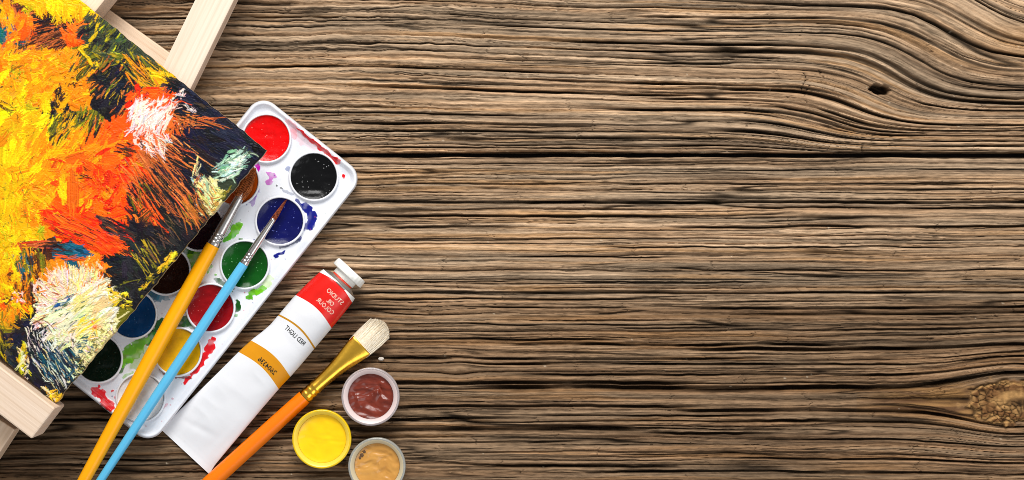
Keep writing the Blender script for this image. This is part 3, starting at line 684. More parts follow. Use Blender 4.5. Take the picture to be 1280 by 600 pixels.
def palette():
    org = np.array([*W(*tp(83, 215), 0)[:2], 0.0])
    root = empty('watercolour_palette', org, 'white plastic watercolour palette of twelve round paint pans, half under the painting', 'paint palette')
    st = .6; na = int(TW / st) + 1; nb = int(TL / st) + 1
    a, b = np.meshgrid(np.linspace(0, TW, na), np.linspace(0, TL, nb))
    # rounded rectangle: pull the grid in at its corners
    rc = 22.
    qx = np.abs(a - TW / 2) - (TW / 2 - rc); qy = np.abs(b - TL / 2) - (TL / 2 - rc)
    corner = (qx > 0) & (qy > 0)
    L = np.hypot(qx, qy); mx = np.maximum(qx, qy)
    k = np.where(corner, mx / np.maximum(L, 1e-6), 1.)
    aa = np.where(corner, TW / 2 + np.sign(a - TW / 2) * (TW / 2 - rc + qx * k), a)
    bb = np.where(corner, TL / 2 + np.sign(b - TL / 2) * (TL / 2 - rc + qy * k), b)
    ed = np.where(corner, rc - mx, np.minimum(np.minimum(a, TW - a), np.minimum(b, TL - b)))
    # section: outer wall, rounded lip, slope down to the bed
    z = np.interp(ed, [0, .6, 1.8, 3.2, 4.6, 9, 14, 300], [.0045, .0074, .0086, RIM, .0085, .0063, BED, BED])
    px = TO[0] + TX[0] * aa + TY[0] * bb; py = TO[1] + TX[1] * aa + TY[1] * bb
    z = z + .00006 * vn(px / 9, py / 9, 701)
    for P_ in PANS:
        cx, cy = tp(P_[0], P_[1]); z = z - .004 * sst(PR - 1.2, PR - 2.2, np.hypot(px - cx, py - cy))
    col = np.tile(lin((226, 228, 234)), (nb, na, 1))
    col = mix(col, lin((206, 210, 220)), (.6 * sst(.1, .8, vn(px / 30, py / 30, 702)))[..., None])
    MGT = (186, 16, 170); LG = (112, 196, 10); DGN = (14, 84, 14); BL = (10, 22, 130); RDD = (226, 10, 24); TEL = (16, 90, 120); PKK = (244, 150, 160)
    SPL = [  # x, y, rx, ry, turn, colour, strength
     (364, 160, 6, 14, -20, PKK, .6), (381, 176, 20, 5, 37, PKK, .35),
     (311, 212, 15, 6, -10, MGT, 1.), (318, 221, 4, 8, 20, MGT, .9), (339, 219, 8, 4, 20, (206, 60, 200), .75), (336, 226, 5, 4, 0, (196, 40, 190), .8), (318, 240, 5, 10, 15, (130, 70, 180), .7), (313, 250, 8, 5, -30, (150, 90, 190), .6),
     (397, 181.5, 36, 2.6, 38.5, RDD, 1.), (419, 200, 9, 4.4, 40, RDD, 1.), (429.5, 220, 2.5, 2.2, 0, RDD, 1.),
     (384, 262, 9, 5, 60, BL, 1.), (390, 272, 5, 8, 20, BL, 1.), (384, 282, 9, 7, -30, BL, 1.), (371, 298, 6, 3, 0, BL, .8), (351, 317, 8, 2.6, -22, BL, 1.), (345, 321, 4, 2.2, 10, BL, 1.), (362, 304, 14, 3.5, -20, (20, 40, 90), .8),
     (361, 211, 3, 4, 0, (60, 90, 160), .6), (352, 235, 2, 1.2, 20, (60, 60, 60), .8), (346, 232, 1.2, 1, 0, (60, 60, 60), .8), (360, 240, 8, 2, 25, (90, 100, 130), .5), (375, 256, 10, 3, 50, (16, 30, 120), .9),
     (294, 288, 9, 6, -35, LG, 1.), (286, 297, 9, 3.5, -25, (90, 190, 20), 1.), (299, 283, 5, 6, 0, LG, 1.), (301, 299, 3, 1.4, 0, (60, 130, 20), .9),
     (243, 322, 10, 14, -20, (130, 186, 20), 1.), (236, 333, 7, 10, 0, (110, 170, 20), .9), (232, 312, 10, 6, 20, DGN, .9), (262, 336, 3, 6, 20, LG, .8), (270, 344, 1.5, 1.5, 0, LG, .8),
     (319, 366, 11, 4.6, -14, (110, 190, 20), 1.), (312, 371, 5, 4, 0, (90, 170, 20), 1.), (334, 350, 7, 9, 30, (190, 226, 110), .55), (326, 362, 8, 5, -30, LG, .9),
     (297, 383, 5, 7, 15, DGN, 1.), (295, 394, 2.5, 2, 0, (90, 170, 60), .8), (281, 356, 14, 4, 30, DGN, .9), (305, 345, 20, 4, 20, (70, 130, 40), .5),
     (240, 402, 12, 6, 30, DGN, .9), (226, 404, 7, 9, 0, DGN, .9), (236, 404, 14, 4, -20, (40, 100, 30), .9),
     (199, 412, 9, 16, 32, DGN, 1.), (189, 425, 8, 9, 10, (40, 120, 14), 1.), (166, 440, 17, 8, -48, (84, 160, 14), 1.), (150, 452, 16, 6, -35, (110, 150, 40), .9), (172, 432, 20, 7, -35, (100, 172, 20), 1.), (148, 462, 10, 5, -40, (60, 110, 30), .9), (160, 470, 8, 4, -20, (150, 200, 90), .7), (176, 448, 18, 10, -50, (140, 180, 60), .6),
     (190, 366, 12, 11, 0, TEL, .95), (203, 372, 9, 6, -30, (40, 120, 150), .8), (184, 380, 8, 7, 0, (30, 110, 150), .8),
     (262, 434, 6, 10, 28, RDD, 1.), (253, 449, 6, 10, 30, RDD, 1.), (244, 461, 5, 10, 42, RDD, 1.), (234, 474, 3, 7, 40, RDD, 1.), (266, 425, 4, 5, 0, RDD, 1.), (222, 470, 18, 3, 10, (120, 20, 20), .8), (256, 414, 8, 3, -10, (170, 20, 40), .9),
     (123, 490, 9, 6, 0, (226, 30, 50), 1.), (129, 497, 6, 12, -25, RDD, 1.), (137, 507, 6, 8, -35, RDD, 1.), (118, 486, 5, 3, 0, (226, 60, 70), .9), (140, 489, 1.6, 1.4, 0, RDD, .9), (144, 497, 1.4, 1.3, 0, RDD, .9), (161, 475, 2.6, 2.6, 0, RDD, .9), (192, 521, 10, 2.4, -40, (222, 130, 160), .5), (206, 508, 5, 2, -40, (222, 150, 170), .6), (216, 498, 1.6, 1.2, 0, (200, 80, 110), .7),
     (158, 452, 9, 4, -30, LG, .8), (205, 462, 5, 5, 0, (150, 30, 20), .8)]
    wet = np.zeros_like(z)
    ox = 3.2 * vn(px / 6, py / 6, 703) + 1.6 * vn(px / 2.4, py / 2.4, 704); oy = 3.2 * vn(px / 6, py / 6, 705) + 1.6 * vn(px / 2.4, py / 2.4, 706)
    for (x, y, rx, ry, rot, c, s_) in SPL:
        t = math.radians(rot); am = min(1., min(rx, ry) / 6.5); dx, dy = px + am * ox - x, py + am * oy - y
        d = np.hypot((dx * math.cos(t) + dy * math.sin(t)) / rx, (-dx * math.sin(t) + dy * math.cos(t)) / ry)
        m = sst(1.06, .92, d) * s_
        shade = .88 + .3 * np.clip(1 - d, 0, 1) * -1 + .12
        cc = lin(c) * np.clip(shade, .6, 1.1)[..., None]
        cc = mix(cc, lin((226, 228, 234)), (.38 * sst(.0, .9, vn(px / 6, py / 6, 707)) * (.6 + .4 * (s_ < .95)))[..., None])
        col = mix(col, cc, m[..., None]); wet = np.maximum(wet, m); 
    rs = np.random.RandomState(8)
    for _ in range(150):   # tiny dried flecks
        x, y = tp(rs.uniform(8, TW - 8), rs.uniform(8, TL - 8)); r = rs.uniform(.5, 1.0)
        m = sst(1.2, .8, np.hypot(px - x, py - y) / r) * rs.uniform(.3, .8)
        col = mix(col, lin([(70, 70, 80), (30, 40, 120), (200, 60, 80), (80, 120, 60)][rs.randint(4)]), m[..., None])
    z = z + .00022 * sst(.2, .9, wet) * (ed > 3)
    kk = S * (H - z) / H
    co = np.stack([(px - 640) * kk, (300 - py) * kk, z], -1)
    ring = np.concatenate([np.stack([np.zeros(na, int), np.arange(na)], 1), np.stack([np.arange(1, nb), np.full(nb - 1, na - 1)], 1),
                           np.stack([np.full(na - 1, nb - 1), np.arange(na - 2, -1, -1)], 1), np.stack([np.arange(nb - 2, 0, -1), np.zeros(nb - 2, int)], 1)])
    ids = ring[:, 0] * na + ring[:, 1]; m_ = len(ring); low = co[ring[:, 0], ring[:, 1]].copy(); low[:, 2] = .0004
    low[:, :2] = mix(low[:, :2], org[:2], .012)
    C3 = np.concatenate([co.reshape(-1, 3), low]) - org
    j = np.arange(m_); j2 = (j + 1) % m_
    quads = np.concatenate([grid_quads(nb, na), np.stack([ids[j], ids[j2], na * nb + j2, na * nb + j], 1)])
    cc = np.concatenate([col.reshape(-1, 3), np.tile(lin((226, 228, 234)), (m_, 1))])
    rg = np.concatenate([np.where(wet > .4, .16, .34).ravel(), np.full(m_, .34)])
    me = mesh_np('tray', C3, quads, True, {'Col': ('FLOAT_COLOR', np.concatenate([cc, np.ones((len(cc), 1))], 1)), 'Rgh': ('FLOAT', rg)})
    link('tray', me, mat_vcol('white_plastic', .32, .12, .0003, (300, 300, 300), rough_attr=True), root)
    pan_mat = mat_plain('pan_plastic', (232, 233, 238), .3, var=.06)
    for i, (a_, b_, c, sp, lab) in enumerate(PANS):
        cx, cy = tp(a_, b_); ns = 96
        prof = [(PR + .2, BED - .0006), (PR, BED + .0012), (PR - .7, BED + .0020), (PR - 1.9, BED + .0021), (PR - 2.6, BED + .0016), (PR - 3.0, BED + .0002), (PR - 3.2, BED - .002)]
        vs = []; fs = []
        for (r, zz) in prof:
            for q in range(ns):
                t = 2 * math.pi * q / ns; wob = 1 + .004 * math.sin(3 * t + i)
                vs.append(W(cx + r * wob * math.cos(t), cy + r * wob * math.sin(t), zz))
        for k_ in range(len(prof) - 1):
            for q in range(ns):
                q2 = (q + 1) % ns; fs.append((k_ * ns + q, k_ * ns + q2, (k_ + 1) * ns + q2, (k_ + 1) * ns + q))
        cen = W(cx, cy, BED)
        pan = link('pan', mesh_py('pan', [(v[0] - cen[0], v[1] - cen[1], v[2] - cen[2]) for v in vs], fs, True), pan_mat, root)
        pan.location = (cen[0] - org[0], cen[1] - org[1], cen[2] - org[2])
        # paint: a shallow dish, ragged where it meets the wall
        rr = np.linspace(0, 1, 30); th = np.linspace(0, 2 * math.pi, ns, endpoint=False)
        Rr, Th = np.meshgrid(rr, th, indexing='ij'); ro = PR - 3.0
        X = Rr * ro * np.cos(Th); Y = Rr * ro * np.sin(Th)
        Z = -.0008 + .0017 * Rr ** 3.0 + .00016 * vn(X / 9 + i * 9, Y / 5, 710) + .00003 * vn(X / 2 + i * 9, Y / 2, 711)
        co = np.stack([X * S, -Y * S, Z], -1)
        me = mesh_np('paint', co.reshape(-1, 3), np.array([(k_ * ns + q, (k_ + 1) * ns + q, (k_ + 1) * ns + (q + 1) % ns, k_ * ns + (q + 1) % ns) for k_ in range(29) for q in range(ns)]), True)
        pm = mat_paint('watercolour', c, sp, i + 1, dens=.56 if i not in (11, 10) else .9, rough=.23)
        pt = link('paint', me, pm, pan); pt['label'] = lab
palette()

# ------------------------------------------------------------------ brushes
def frame(p0, z0, p1, z1):
    a = np.array(W(*p0, z0)); b = np.array(W(*p1, z1)); d = b - a; L = np.linalg.norm(d); d /= L
    s = np.cross(d, (0, 0, 1)); s /= np.linalg.norm(s); n = np.cross(s, d)
    return a, d, s, n, L

def tube_mesh(name, fr, secs, org, nseg=36, caps=True, roundx=2.0):
    """secs: (distance in plan units from the start, half width, half height) along the axis"""
    a, d, s, n, L = fr; vs = []; fs = []
    for (t, hw, hh) in secs:
        for q in range(nseg):
            th = 2 * math.pi * q / nseg; cx, sx = math.cos(th), math.sin(th)
            cx = math.copysign(abs(cx) ** (2 / roundx), cx); sx = math.copysign(abs(sx) ** (2 / roundx), sx)
            vs.append(a + d * t * S + s * hw * S * cx + n * hh * S * sx - org)
    for k in range(len(secs) - 1):
        for q in range(nseg):
            q2 = (q + 1) % nseg; fs.append((k * nseg + q, k * nseg + q2, (k + 1) * nseg + q2, (k + 1) * nseg + q))
    if caps: fs.append(tuple(range(nseg - 1, -1, -1))); fs.append(tuple((len(secs) - 1) * nseg + q for q in range(nseg)))
    me = mesh_py(name, vs, fs, True)
    return me

def bristle_mesh(name, fr, org, n_h, t0, t1, hw0, hh0, hw1, hh1, r0, seed, tipround=.25, mid=1.0, splay=.0):
    """a sheaf of separate hairs from the ferrule mouth (t0) to the tip (t1, smaller)"""
    a, d, s, n, L = fr; rng = np.random.RandomState(seed); vs = []; fs = []
    for k in range(n_h):
        th = rng.rand() * 2 * math.pi; rr = math.sqrt(rng.rand())
        u0, w0 = rr * math.cos(th), rr * math.sin(th)
        ln = 1 - tipround * (u0 * u0) - .06 * rng.rand() - .05 * abs(w0)
        base = len(vs); steps = 6; ju, jw = splay * rng.randn(2)
        for q in range(steps + 1):
            f = q / steps; t = t0 + (t1 - t0) * ln * f
            wu = mix(hw0, hw1, f) * (1 + (mid - 1) * math.sin(math.pi * f)); wh = mix(hh0, hh1, f) * (1 + (mid - 1) * math.sin(math.pi * f))
            c = a + d * t * S + s * (u0 * wu + ju * f * f) * S + n * (w0 * wh + jw * f * f) * S - org
            r = r0 * (1 - .75 * f ** 3)
            for m in range(3):
                an = 2.094 * m + th; vs.append(c + (s * math.cos(an) + n * math.sin(an)) * r * S)
        for q in range(steps):
            for m in range(3):
                m2 = (m + 1) % 3; fs.append((base + q * 3 + m, base + q * 3 + m2, base + (q + 1) * 3 + m2, base + (q + 1) * 3 + m))
    return mesh_py(name, vs, fs, True)

def mat_lacquer(name, rgb, rough=.28):
    t = NT(name); v = t.coord((60, 60, 60)); f = t.noise(v, 3.0, 4)
    c = l4(rgb); d = tuple(x * .9 for x in c[:3]) + (1,)
    t.l(t.mixc(f, c, d), t.b.inputs['Base Color'])
    t.set(Roughness=rough, Specular_IOR_Level=.3)
    t.bump(t.noise(t.coord((200, 200, 200)), 4, 3), .12, .0002)
    return t.m

def mat_metal(name, rgb, rough=.25, bump=.15):
    t = NT(name); c = l4(rgb); d = tuple(x * .8 for x in c[:3]) + (1,)
    t.l(t.mixc(t.noise(t.coord((120, 120, 120)), 3, 4), c, d), t.b.inputs['Base Color'])
    t.set(Roughness=rough, Metallic=1.0)
    t.bump(t.noise(t.coord((90, 90, 90)), 4, 3), bump, .0004)
    return t.m

def mat_hair(name, c1, c2):
    t = NT(name); f = t.noise(t.coord((500, 500, 500)), 2, 2)
    t.l(t.ramp(f, [(.3, l4(c1)), (.7, l4(c2))]), t.b.inputs['Base Color']); t.set(Roughness=.5, Specular_IOR_Level=.35)
    return t.m

silver = mat_metal('silver_ferrule_metal', (205, 200, 196), .26); gold = mat_metal('gold_ferrule_metal', (255, 198, 70), .27, .12)

def dents(secs, t0, hw, hh):
    """three rolled grooves in a ferrule near its handle end"""
    return secs

def crimped(t0, t1, w0, w1, grooves, h0=None, h1=None, step=.8, dep=.10):
    out = []; n = int(abs(t1 - t0) / step) + 1
    for k in range(n + 1):
        f = k / n; t = t0 + (t1 - t0) * f
        g = sum(math.exp(-((t - x) / .9) ** 2) for x in grooves)
        w = mix(w0, w1, f) * (1 - dep * g); hh = mix(h0 if h0 else w0, h1 if h1 else w1, f) * (1 - dep * g)
        out.append((t, w, hh))
    return out

# yellow handled brush: from hair tip to beyond the photograph's edge
def brush_yellow():
    p0, p1 = (321, 207), (87, 633)
    fr = frame(p0, .0095, p1, .0165); L = fr[4] / S; org = np.array([*W(220, 400, 0)[:2], .008])
    root = empty('paintbrush', org, 'thick yellow handled paintbrush with silver ferrule, its orange hairs over the orange pan', 'paintbrush', 'paintbrushes')
    link('bristles', bristle_mesh('bristles', fr, org, 330, 46, 2, 6.0, 5.2, 5.2, 2.2, .42, 3, .35, 1.55, .5), mat_hair('orange_brown_hair', (214, 120, 52), (120, 58, 18)), root)
    link('ferrule', tube_mesh('ferrule', fr, [(38, 5.0, 4.6), (38.3, 5.6, 5.2)] + crimped(40, 112, 5.6, 8.5, [96, 101, 106], 5.2, 8.5)[0:] , org), silver, root)
    link('handle', tube_mesh('handle', fr, [(110, 8.2, 8.2), (112, 8.4, 8.4), (118, 8.7, 8.7), (150, 9.2, 9.2), (200, 9.6, 9.6), (260, 9.6, 9.6), (330, 9.0, 9.0), (400, 8.2, 8.2), (L - 20, 7.3, 7.3), (L - 6, 6.4, 6.4), (L - 1, 5, 5), (L, 1, 1)], org), mat_lacquer('yellow_lacquer', (255, 172, 2)), root)
brush_yellow()

def brush_blue():
    p0, p1 = (358.5, 249), (104, 633)
    fr = frame(p0, .0095, p1, .0150); L = fr[4] / S; org = np.array([*W(240, 420, 0)[:2], .008])
    root = empty('paintbrush', org, 'thin light blue handled paintbrush with silver ferrule, its brown tip over the deep blue pan', 'paintbrush', 'paintbrushes')
    link('bristles', bristle_mesh('bristles', fr, org, 170, 34, 0, 3.4, 3.2, .9, .8, .34, 5, .1, 1.25, .25), mat_hair('red_brown_hair', (170, 82, 44), (84, 34, 18)), root)
    link('ferrule', tube_mesh('ferrule', fr, [(29, 3.0, 3.0), (29.3, 3.5, 3.5)] + crimped(31, 96, 3.4, 5.9, [81, 85.5, 90]), org), silver, root)
    link('handle', tube_mesh('handle', fr, [(94.5, 5.6, 5.6), (96, 5.8, 5.8), (102, 6.0, 6.0), (140, 6.3, 6.3), (200, 6.4, 6.4), (280, 6.1, 6.1), (350, 5.6, 5.6), (L - 30, 5.0, 5.0), (L - 5, 4.2, 4.2), (L, 1, 1)], org), mat_lacquer('sky_blue_lacquer', (92, 186, 228)), root)
brush_blue()

def brush_flat():
    p0, p1 = (479, 407), (236, 628)
    fr = frame(p0, .0046, p1, .0046); L = fr[4] / S; org = np.array([*W(360, 510, 0)[:2], 0.])
    root = empty('paintbrush', org, 'orange handled flat paintbrush with gold ferrule and cream bristles, lying on the wood', 'paintbrush', 'paintbrushes')
    link('bristles', bristle_mesh('bristles', fr, org, 1500, 43, -5, 15.4, 3.8, 16.6, 1.8, .40, 7, .2, 1.05, .45), mat_hair('cream_hog_hair', (252, 242, 222), (236, 218, 188)), root)
    secs = []
    for (t, w_, h_) in [(35.5, 15.3, 3.8), (36, 16.0, 4.4), (38, 16.0, 4.5), (44, 15.5, 4.9), (56, 13.6, 5.8), (70, 11.2, 6.8), (84, 9.6, 7.6), (96, 8.8, 8.0), (110, 8.3, 8.1), (113, 9.0, 8.8), (115, 9.0, 8.8), (117, 8.1, 8.0), (119, 9.0, 8.8), (122, 9.0, 8.8), (124, 8.1, 8.0), (126, 9.1, 8.9), (132, 9.3, 9.2)]:
        secs.append((t, w_, h_))
    link('ferrule', tube_mesh('ferrule', fr, secs, org, 48), gold, root)
    link('handle', tube_mesh('handle', fr, [(130.5, 8.8, 8.8), (132, 9.2, 9.2), (136, 9.5, 9.4), (175, 9.9, 9.8), (230, 10.1, 10), (280, 10.2, 10), (L - 12, 10.0, 9.8), (L - 3, 8, 8), (L, 2, 2)], org), mat_lacquer('orange_lacquer', (250, 124, 6)), root)
brush_flat()

# ------------------------------------------------------------------ paint tube
def paint_tube():
    A = np.array([231., 563.]); ax = np.array([.680, -.7332]); nn = np.array([.7332, .680])
    TT = [-1, 3, 6, 12, 60, 100, 140, 160, 175, 188, 206, 232, 260, 280, 284]
    NL = [-41, -41, -40.4, -39.8, -37.6, -35.8, -34.4, -32.6, -30.0, -28.6, -29.4, -30.6, -29.6, -28.0, -27.0]
    NR = [42, 42, 41.2, 40.2, 37.6, 35.4, 34.0, 34.2, 33.8, 33.2, 32.2, 31.0, 29.4, 27.6, 26.6]
    HT = [.8, .9, 1.0, 1.6, 8, 12.5, 16, 17.5, 18.2, 19, 20.5, 23, 24.5, 25, 24.5]
    def surf(t, n):
        l_ = np.interp(t, TT, NL); r_ = np.interp(t, TT, NR); hh = np.interp(t, TT, HT)
        c = (l_ + r_) / 2; w_ = (r_ - l_) / 2; q = np.clip(np.abs((n - c) / w_), 0, 1)
        sn = np.sqrt(np.clip(1 - q ** (2 / .92), 0, 1))
        return hh + hh * sn ** .92, sn * min(1, float(hh) / 6)
    def crease(t, n):   # soft dents of a squeezed metal tube
        return 1.7 * (.9 * np.exp(-((t - 34 - .25 * n) / 5.0) ** 2) * np.exp(-((n + 8) / 20.) ** 2) + .8 * np.exp(-((t - 186 + .5 * n) / 9) ** 2) * np.exp(-((n + 24) / 12.) ** 2)
                + .5 * vn(t / 26, n / 22, 801) + .45 * vn(t / 50, n / 6, 802) * np.exp(-(t - 10) / 50) + .35 * np.abs(vn(t / 16, n / 28, 803)) + .7 * np.exp(-((t - 252) / 14) ** 2) * np.exp(-((n + 8) / 3.5) ** 2))
    org = np.array([*W(330, 455, 0)[:2], 0.])
    root = empty('paint_tube', org, 'white and red metal tube of oil colour with white cap, crimped end beside the palette', 'paint tube')
    ts = np.concatenate([np.arange(-1, 284, 1.5), [284.]]); ns = 96; co = []; tv = []
    for t in ts:
        l_ = np.interp(t, TT, NL); r_ = np.interp(t, TT, NR); hh = float(np.interp(t, TT, HT)); c = (l_ + r_) / 2; w_ = (r_ - l_) / 2
        for q in range(ns):
            th = 2 * math.pi * q / ns; e = .92
            n_ = c + w_ * math.copysign(abs(math.cos(th)) ** e, math.cos(th)); zz = hh + hh * math.copysign(abs(math.sin(th)) ** e, math.sin(th))
            if math.sin(th) > 0: zz -= float(crease(t, n_)) * min(1, hh / 6) * math.sin(th)
            z = max(.3, zz) * S + .0002
            p = A + ax * t + nn * n_
            co.append(np.array(W(p[0], p[1], z)) - org)
            tv.append(t - 5.5 * math.cos(math.pi * .5 * (n_ - c) / w_) * (1 if t > 120 else .4) + 3.5)
    quads = [(k * ns + q, k * ns + (q + 1) % ns, (k + 1) * ns + (q + 1) % ns, (k + 1) * ns + q) for k in range(len(ts) - 1) for q in range(ns)]
    me = mesh_np('tube_body', np.array(co), np.array(quads), True, {'along': ('FLOAT', np.array(tv))})
    t = NT('printed_tube'); at = t.attr('along'); mp = t.n('ShaderNodeMath', operation='DIVIDE'); mp.inputs[1].default_value = 300.; t.l(at.outputs['Fac'], mp.inputs[0])
    wh = (233, 233, 236); stops = [(0, wh), (139, (222, 146, 4)), (160, wh), (205.5, (196, 134, 20)), (207.5, wh), (240, (226, 22, 10)), (280.5, (236, 236, 232))]
    c = t.ramp(mp.outputs[0], [(p / 300., l4(c_)) for p, c_ in stops], 'CONSTANT')
    grime = t.ramp(t.noise(t.coord(), 500, 5, .7), [(.62, (1, 1, 1, 1)), (.74, (.72, .7, .68, 1))])
    t.l(t.mixc(.35, c, grime, 'MULTIPLY'), t.b.inputs['Base Color']); t.set(Roughness=.34, Specular_IOR_Level=.45)
    t.bump(t.noise(t.coord((1, 1, 1)), 120, 4), .12, .0008)
    link('tube_body', me, t.m, root)
    zc = .0002 + 25 * S
    def turned(name, prof, mat, ns=64, flut=0, sq=1.0):
        vs = []; fs = []
        for (tt, r) in prof:
            for q in range(ns):
                th = 2 * math.pi * q / ns; rr = r * (1 + (flut * math.cos(th * 24)))
                p = A + ax * tt + nn * (rr * math.cos(th) - .3)
                vs.append(np.array(W(p[0], p[1], zc + rr * S * math.sin(th) * sq)) - org)
        for k in range(len(prof) - 1):
            for q in range(ns): fs.append((k * ns + q, k * ns + (q + 1) % ns, (k + 1) * ns + (q + 1) % ns, (k + 1) * ns + q))
        fs.append(tuple(range(ns - 1, -1, -1))); fs.append(tuple((len(prof) - 1) * ns + q for q in range(ns)))
        return link(name, mesh_py(name, vs, fs, True), mat, root)
    turned('shoulder', [(282.5, 25.6), (284.6, 25.2), (285.6, 23.6), (288.6, 17), (289.2, 15.0)], mat_metal('tin_shoulder', (196, 190, 184), .42, .3), sq=.95)
    turned('neck', [(288, 15.2), (289.5, 15.0), (291.5, 14.6), (293.5, 13.6)], mat_plain('red_smeared_neck', (222, 66, 40), .35, bump=(700, .6, .0006)))
    white = mat_plain('white_cap_plastic', (250, 248, 240), .34, var=.04)
    turned('cap', [(291, 14.5), (291.4, 15.8), (297, 15.8), (297.4, 16.2), (297.8, 22.0), (298.6, 22.9), (306.2, 22.5), (307.6, 21.6), (308, 20)], white, 96, .006)
    # lettering, reversed as on the photograph
    black = mat_plain('black_ink', (30, 28, 26), .5); cream = mat_plain('cream_ink', (250, 226, 206), .5)
    def letters(txt, cx, cy, width, height, mat, bold=0.):
        cu = bpy.data.curves.new('printed_text', 'FONT'); cu.body = txt; cu.align_x = 'CENTER'; cu.align_y = 'CENTER'; cu.size = 1; cu.offset = bold; cu.resolution_u = 3
        ob = bpy.data.objects.new('t', cu); C.objects.link(ob); dg = bpy.context.evaluated_depsgraph_get(); dg.update()
        me = bpy.data.meshes.new_from_object(ob.evaluated_get(dg)); bpy.data.objects.remove(ob)
        v = np.array([q.co[:2] for q in me.vertices]); lo, hi = v.min(0), v.max(0)
        v = (v - (lo + hi) / 2) / (hi - lo)
        rel = np.array([cx, cy]) - A; tc = rel @ ax; nc = rel @ nn
        for q, (x, y) in enumerate(v):
            n_ = nc - x * width; t_ = tc + y * height + .035 * x * x * width
            sz, _h = surf(np.array(t_), np.array(n_)); z = (float(sz) - float(crease(t_, n_)) * float(_h)) * S + .0002 + .00012
            p = A + ax * t_ + nn * n_; w_ = np.array(W(p[0], p[1], z)) - org
            me.vertices[q].co = w_
        me.name = 'printed_text'; me.materials.clear()
        o = link('printed_text', me, mat, root); o['label'] = 'reversed lettering reading ' + txt
    letters('STUDIO', 418.8, 370.6, 26, 5.8, cream, .004); letters('OIL', 413, 377.8, 10, 5.6, cream, .01); letters('COLOUR', 406.6, 382.8, 27, 5.8, cream, .004)
    letters('RED LIGHT', 368.8, 419.4, 32, 6.0, black, .004); letters('2604336', 334, 457.4, 28, 6.4, black, .008)
paint_tube()

# ------------------------------------------------------------------ paint pots
def mat_clear(name, rgb, rough=.2, tr=.5, alpha=1.0):
    t = NT(name); c = l4(rgb)
    d = tuple(x * .88 for x in c[:3]) + (1,)
    t.l(t.mixc(t.noise(t.coord(), 300, 4), c, d), t.b.inputs['Base Color'])
    t.set(Roughness=rough, Transmission_Weight=tr, IOR=1.45, Specular_IOR_Level=.5)
    return t.m

def mat_pot_paint(name, c1, c2, seed, rough, swirl):
    t = NT(name); v = t.coord((1, 1, 1), (seed, seed * 2, 0))
    f = t.noise(v, 110, 5, .6)
    t.l(t.ramp(f, [(.35, l4(c1)), (.7, l4(c2))]), t.b.inputs['Base Color'])
    t.set(Roughness=rough, Specular_IOR_Level=.5)
    t.bump(t.noise(v, 200, 4, .5), swirl, .0008)
    return t.m

def pot(cx, cy, ro, ri, hgt, wallmat, paintmat, label, seed, swirl, rimw, lip):
    lipmat = mat_plain('pot_lip', lip, .3, var=.1)
    org = np.array([*W(cx, cy, hgt)[:2], 0.]); ns = 96
    kz = lambda z: 1.0
    root = empty('paint_pot', org, label, 'paint pot', 'small paint pots')
    f = (H - hgt) / H * S
    prof = [(0, .0004), (ro * .86, .0004), (ro * .90, .001), (ro * .93, hgt * .70), (ro * .935, hgt * .74), (ro * .985, hgt * .76), (ro, hgt * .80), (ro, hgt * .955), (ro * .985, hgt), (ro - rimw * .55, hgt), (ro - rimw * .75, hgt * .97),
            (ri + 1.2, hgt * .93), (ri + .4, hgt * .86), (ri, hgt * .6), (ri * .97, hgt * .12), (0, hgt * .1)]
    vs = []; fs = []
    for (r, z) in prof:
        for q in range(ns):
            th = 2 * math.pi * q / ns; vs.append((r * f * math.cos(th), r * f * math.sin(th), z))
    for k in range(len(prof) - 1):
        for q in range(ns): fs.append((k * ns + q, k * ns + (q + 1) % ns, (k + 1) * ns + (q + 1) % ns, (k + 1) * ns + q))
    o = link('pot', mesh_py('pot', vs, fs, True), wallmat, root)
    o.data.materials.append(lipmat)
    o.data.polygons.foreach_set('material_index', [1 if 9 * ns <= k < 13 * ns else 0 for k in range(len(fs))])
    rr = np.linspace(0, 1, 60); th = np.linspace(0, 2 * math.pi, ns * 2, endpoint=False); Rr, Th = np.meshgrid(rr, th, indexing='ij')
    X = Rr * (ri + .1) * np.cos(Th); Y = Rr * (ri + .1) * np.sin(Th)
    wx = X + 4 * vn(X / 14, Y / 14, seed + 1); wy = Y + 4 * vn(X / 14, Y / 14, seed + 2)
    spir = np.sin(np.hypot(wx, wy) * .36 - 1.0 * np.arctan2(wy, wx) + 2.2 * vn(wx / 9, wy / 9, seed + 4))
    Z = hgt * .72 + .0012 * Rr ** 3 + swirl * (.0009 * vn(wx / 10, wy / 5, seed) + .0004 * spir * (1 - Rr ** 4) + .00008 * vn(wx / 3, wy / 2, seed + 3)) * (1 - .6 * Rr ** 6)
    co = np.stack([X * f, Y * f, Z], -1); n2 = ns * 2
    me = mesh_np('paint', co.reshape(-1, 3), np.array([(k * n2 + q, (k + 1) * n2 + q, (k + 1) * n2 + (q + 1) % n2, k * n2 + (q + 1) % n2) for k in range(59) for q in range(n2)]), True)
    link('paint', me, paintmat, root)
    if seed == 940:   # small dark marks at the far edge of the ochre
        rs = np.random.RandomState(5); vs = []; fs = []
        for cx_, cy_, r_ in ((-19.5, -14, 3.0), (-16.5, -17.5, 2.4), (-21.5, -10, 1.8)):
            b0 = len(vs); vs.append((cx_ * f, -cy_ * f, hgt * .72 + .0013))
            for q in range(18):
                th_ = 2 * math.pi * q / 18; rq = r_ * (.6 + .6 * rs.rand()); vs.append(((cx_ + rq * math.cos(th_)) * f, -(cy_ + rq * math.sin(th_)) * f, hgt * .72 + .0009))
            fs += [(b0, b0 + 1 + (q + 1) % 18, b0 + 1 + q) for q in range(18)]
        link('dark_mark', mesh_py('dark_mark', vs, fs, True), mat_plain('dark_mark', (96, 66, 34), .5, bump=(900, .5, .0004)), root)
